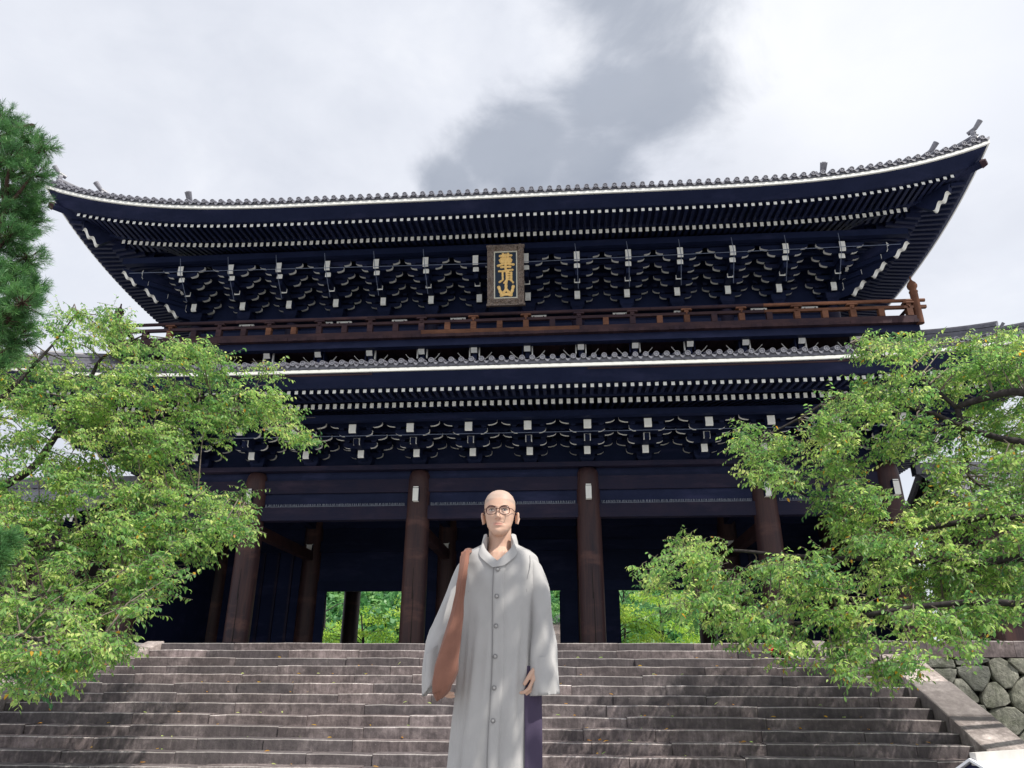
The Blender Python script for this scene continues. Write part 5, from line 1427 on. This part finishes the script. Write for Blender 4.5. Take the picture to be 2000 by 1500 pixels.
o_ = m_.build('body_cage', 'skin'); md = o_.modifiers.new('r', 'REMESH'); md.mode = 'VOXEL'; md.voxel_size = .010; md.use_smooth_shade = True
dg = bpy.context.evaluated_depsgraph_get(); me = bpy.data.meshes.new_from_object(o_.evaluated_get(dg)); bpy.data.objects.remove(o_); link('body', me, sit)
m_ = MB(); m_.tube([(0, .05, .02), (0, .02, .12), (.01, -.01, .22), (.02, -.035, .275)], [.118, .122, .112, .06], 14)
for sx in (-1, 1): m_.tube([(sx*.085+.01, -.01, .245), (sx*.15, -.05, .14), (sx*.12+.02, -.12, .155)], [.052, .045, .038], 10)
m_.build('red_top', 'redcloth', sit, True)
m_ = MB()
for sx in (-1, 1): m_.tube([(sx*.06, .01, .06), (sx*.10+.03, -.16, .17), (sx*.10+.05, -.20, .05)], [.066, .058, .045], 10)
m_.build('trousers', 'hair', sit, True)
m_ = MB(); m_.tube([(.02, -.035, .31), (.02, -.035, .36), (.02, -.04, .41), (.02, -.04, .435)], [.055, .076, .072, .03], 12); m_.build('hair', 'hair', sit, True)
def soft_bag(name, label, loc, s, mat, cat):
    m_ = MB(); P = []
    for i in range(16):
        a = 2*math.pi*i/16; P.append([(s[0]*math.cos(a)*k*(1+.12*math.sin(3*a+z*7)), s[1]*math.sin(a)*k*(1+.1*math.sin(5*a)), s[2]*z) for k, z in ((.02, 0), (.95, 0), (1.05, .3), (.9, .65), (.5, .9), (.35, 1.0), (.02, 1.02))])
    m_.grid(P, 0, True); r_ = thing(name, label, cat, loc); m_.build('pouch', mat, r_, True)
    m_ = MB(); m_.tube([(-s[0]*.3, 0, s[2]*.95), (-s[0]*.25, 0, s[2]*1.3), (s[0]*.25, 0, s[2]*1.3), (s[0]*.3, 0, s[2]*.95)], .008, 6); m_.build('handle', mat, r_, True)
soft_bag('cloth_bag', 'crumpled white cloth bag lying beside the crouching person in red', (6.70, -8.25, stepZ(2)), (.17, .11, .12), 'whitecloth', 'bag')
soft_bag('plastic_bag', 'small pale bluish bag on the step right of the white cloth bag', (6.93, -7.72, stepZ(2)), (.10, .09, .13), 'whitecloth', 'bag')

# ------------------------------------------------------------------ notice board whose white roof shows at the bottom right corner
sA = Vector(at(1892, 1481, Yd(8.0))); sF = Vector(at(1962, 1524, Yd(7.7))); sB = Vector(at(1836, 1522, Yd(8.2))); sD = Vector(at(2085, 1473, Yd(8.9)))-sA
sgn = thing('notice_board', 'notice board with a white sloping metal roof at the bottom right corner', 'notice board', (sA.x, sA.y, groundz(sA.y)))
def sl_(o_): return local(o_, sgn)
dn_ = Vector((0, 0, -.025))
for a_, b_ in ((sA, sF), (sA, sB)):
    m_ = MB(); q = [a_, b_, b_+sD, a_+sD]; w4 = [p+dn_ for p in q]
    m_.add(q+w4, [(0, 1, 2, 3), (7, 6, 5, 4), (0, 4, 5, 1), (1, 5, 6, 2), (2, 6, 7, 3), (3, 7, 4, 0)]); sl_(m_.build('roof_panel', 'signwhite'))
cen = (sF+sB)/2; sid = sD.normalized()
for k_ in (.03, .92):
    m_ = MB(); o3 = sD*k_+dn_*1.2; tri = [sA+o3, sF.lerp(cen, .06)+o3, sB.lerp(cen, .06)+o3]; m_.add(tri+[p+sid*.02 for p in tri], [(0, 1, 2), (5, 4, 3), (0, 3, 4, 1), (1, 4, 5, 2), (2, 5, 3, 0)]); sl_(m_.build('gable', 'signdark'))
    p0 = cen+sD*k_; m_ = MB(); m_.box(p0.x-.04, p0.x+.04, p0.y-.04, p0.y+.04, groundz(p0.y)-.1, p0.z+.02); sl_(m_.build('post', 'beam'))
m_ = MB(); p0 = cen+sD*.06; p1 = cen+sD*.9; nrm2 = Vector((-sid.y, sid.x, 0))*.03
q = [p0+nrm2, p1+nrm2, p1-nrm2, p0-nrm2]; m_.add([Vector((p.x, p.y, p.z-.06)) for p in q]+[Vector((p.x, p.y, groundz(-16)+.4)) for p in q], [(0, 1, 2, 3), (7, 6, 5, 4), (0, 4, 5, 1), (1, 5, 6, 2), (2, 6, 7, 3), (3, 7, 4, 0)]); sl_(m_.build('panel', 'plaster'))

# ------------------------------------------------------------------ stair pavilions flanking the gate
def pavilion(sx, label):
    root = thing('stair_pavilion', label, 'building', (sx*18.5, 4, ZT)); X0, X1 = 15.6, 22.5
    def pv(o_): return local(o_, root)
    def bx(nm, x0, x1, y0, y1, z0, z1, mat):
        m_ = MB(); xa, xb = sorted((sx*x0, sx*x1)); m_.box(xa, xb, y0, y1, z0, z1); return pv(m_.build(nm, mat))
    bx('wall', 16.2, 21.9, 2.1, 5.9, ZT, 5.4, 'column')
    for x in (16.2, 18.1, 20.0, 21.9):
        m_ = MB(); m_.tube([(sx*x, 2.0, ZT), (sx*x, 2.0, 5.5)], .16, 12); pv(m_.build('post', 'column', None, True))
    for z in (2.6, 4.9): bx('tie_beam', 16.0, 22.1, 1.92, 2.08, z, z+.28, 'beam')
    m_ = MB(); ridge, eave = 7.4, 5.55
    n_ = int((X1-X0)/.14); P = []
    for s_ in (-1, 1):
        P = [[(sx*(X0+.14*i), 4+s_*(3.4*(1-t)), eave+(ridge-eave)*(t**1.25)+(.06 if i % 2 == 0 else 0)) for t in (0, .25, .5, .75, 1)] for i in range(n_+1)]
        m_.grid(P)
    tag(pv(m_.build('roof_tiles', 'tile_face')), kind='stuff')
    bx('ridge', X0-.1, X1+.1, 3.8, 4.2, ridge-.05, ridge+.4, 'tile')
    bx('eave_board', X0, X1, .58, .66, eave-.14, eave-.02, 'white'); bx('soffit', X0+.02, X1-.02, .67, 7.3, eave-.13, eave-.06, 'soffit')
    m_ = MB(); poly = [(.8, eave-.05), (7.2, eave-.05), (4, ridge-.06)]
    m_.prism(poly, 'x', sx*(X0+.25), sx*(X0+.33), 0); pv(m_.build('gable', 'beam'))
    for i in range(24):
        x = X0+.15+i*.29; m_ = MB(); xa, xb = sorted((sx*x, sx*(x+.11))); m_.box(xa, xb, .68, 2.0, eave-.28, eave-.145, 0, front=1); pv(m_.build('rafter', ['timber', 'white']))
    return root
pavilion(-1, 'small tiled stair pavilion left of the gate, glimpsed through the leaves')
pavilion(1, 'small tiled stair pavilion right of the gate, glimpsed through the leaves')

# far stone steps and a little roof seen through the central opening
fs = thing('far_steps', 'distant pale stone steps seen through the central opening beside the robed person', 'staircase', (0, 34, ZT))
m_ = MB(); m_.box(-2.2, 2.2, 0, .36, 0, .165); stp = m_.mesh('step_stone', 'cheek')
for i in range(22): link('step_stone', stp, fs, (0, i*.36, i*.165))
m_ = MB(); m_.prism([(0.4, -.1), (8.2, 3.4), (8.2, -.1)], 'x', -2.2, 2.2); m_.build('stair_core', 'cheek', fs)
sh = thing('small_hall', 'small grey roofed hall above the far steps', 'building', (1.6, 44, 4.2))
m_ = MB(); m_.box(-1.2, 1.2, 0, 2, -3.5, .6); m_.build('wall', 'plaster', sh)
m_ = MB(); m_.prism([(-1.7, .55), (1.7, .55), (.3, 1.4), (-.3, 1.4)], 'y', -.5, 2.4); m_.build('roof', 'tile_face', sh)

# shrub at the foot of the right hand wall
def shrub(label, c, r_, n):
    root = thing('shrub', label, 'shrub', c); pos = NR.normal(0, 1, (n, 3)); pos /= np.linalg.norm(pos, axis=1, keepdims=True); pos *= NR.random((n, 1))**.4*np.array([r_, r_*.7, r_*.8]); pos[:, 2] = np.abs(pos[:, 2])
    d = NR.normal(0, .7, (n, 3))+np.array([0, 0, .6]); ln = NR.uniform(.08, .16, n)
    me = leaves_mesh('foliage', pos, d, NR.normal(0, .6, (n, 3))+np.array([0, 0, 1.0]), ln, ln*.4, NR.random(n)*.9, 'leaf'); tag(link('foliage', me, root), kind='stuff')
    m_ = MB()
    for i in range(10): a = i*.63; m_.tube([(0, 0, -.05), (math.cos(a)*r_*.5, math.sin(a)*r_*.3, r_*.5)], [.012, .004], 4)
    m_.build('stems', 'bark', root); return root
shrub('bright green shrub at the foot of the right hand rubble wall', (9.75, -10.6, ZG), .62, 1500)

# fallen leaves lying on the treads
k = 150; ks = NR.integers(2, NST, k); px_ = NR.uniform(-7.9, 7.9, k)
pos = np.array([(x, stepY(int(q))+NR.uniform(.04, .34), stepZ(int(q))+.022) for x, q in zip(px_, ks)])
d = NR.normal(0, 1, (k, 3)); d[:, 2] = NR.uniform(-.05, .25, k); ln = NR.uniform(.06, .10, k)
me = leaves_mesh('fallen_leaves', pos, d, NR.normal(0, .25, (k, 3))+np.array([0, 0, 1.0]), ln, ln*.55, np.where(NR.random(k) < .55, NR.uniform(.97, 1, k), NR.uniform(.5, .95, k)), 'leaf')
o = link('fallen_leaves', me); tag(o, 'yellow and green leaves fallen on the stone steps', 'leaves', kind='stuff')
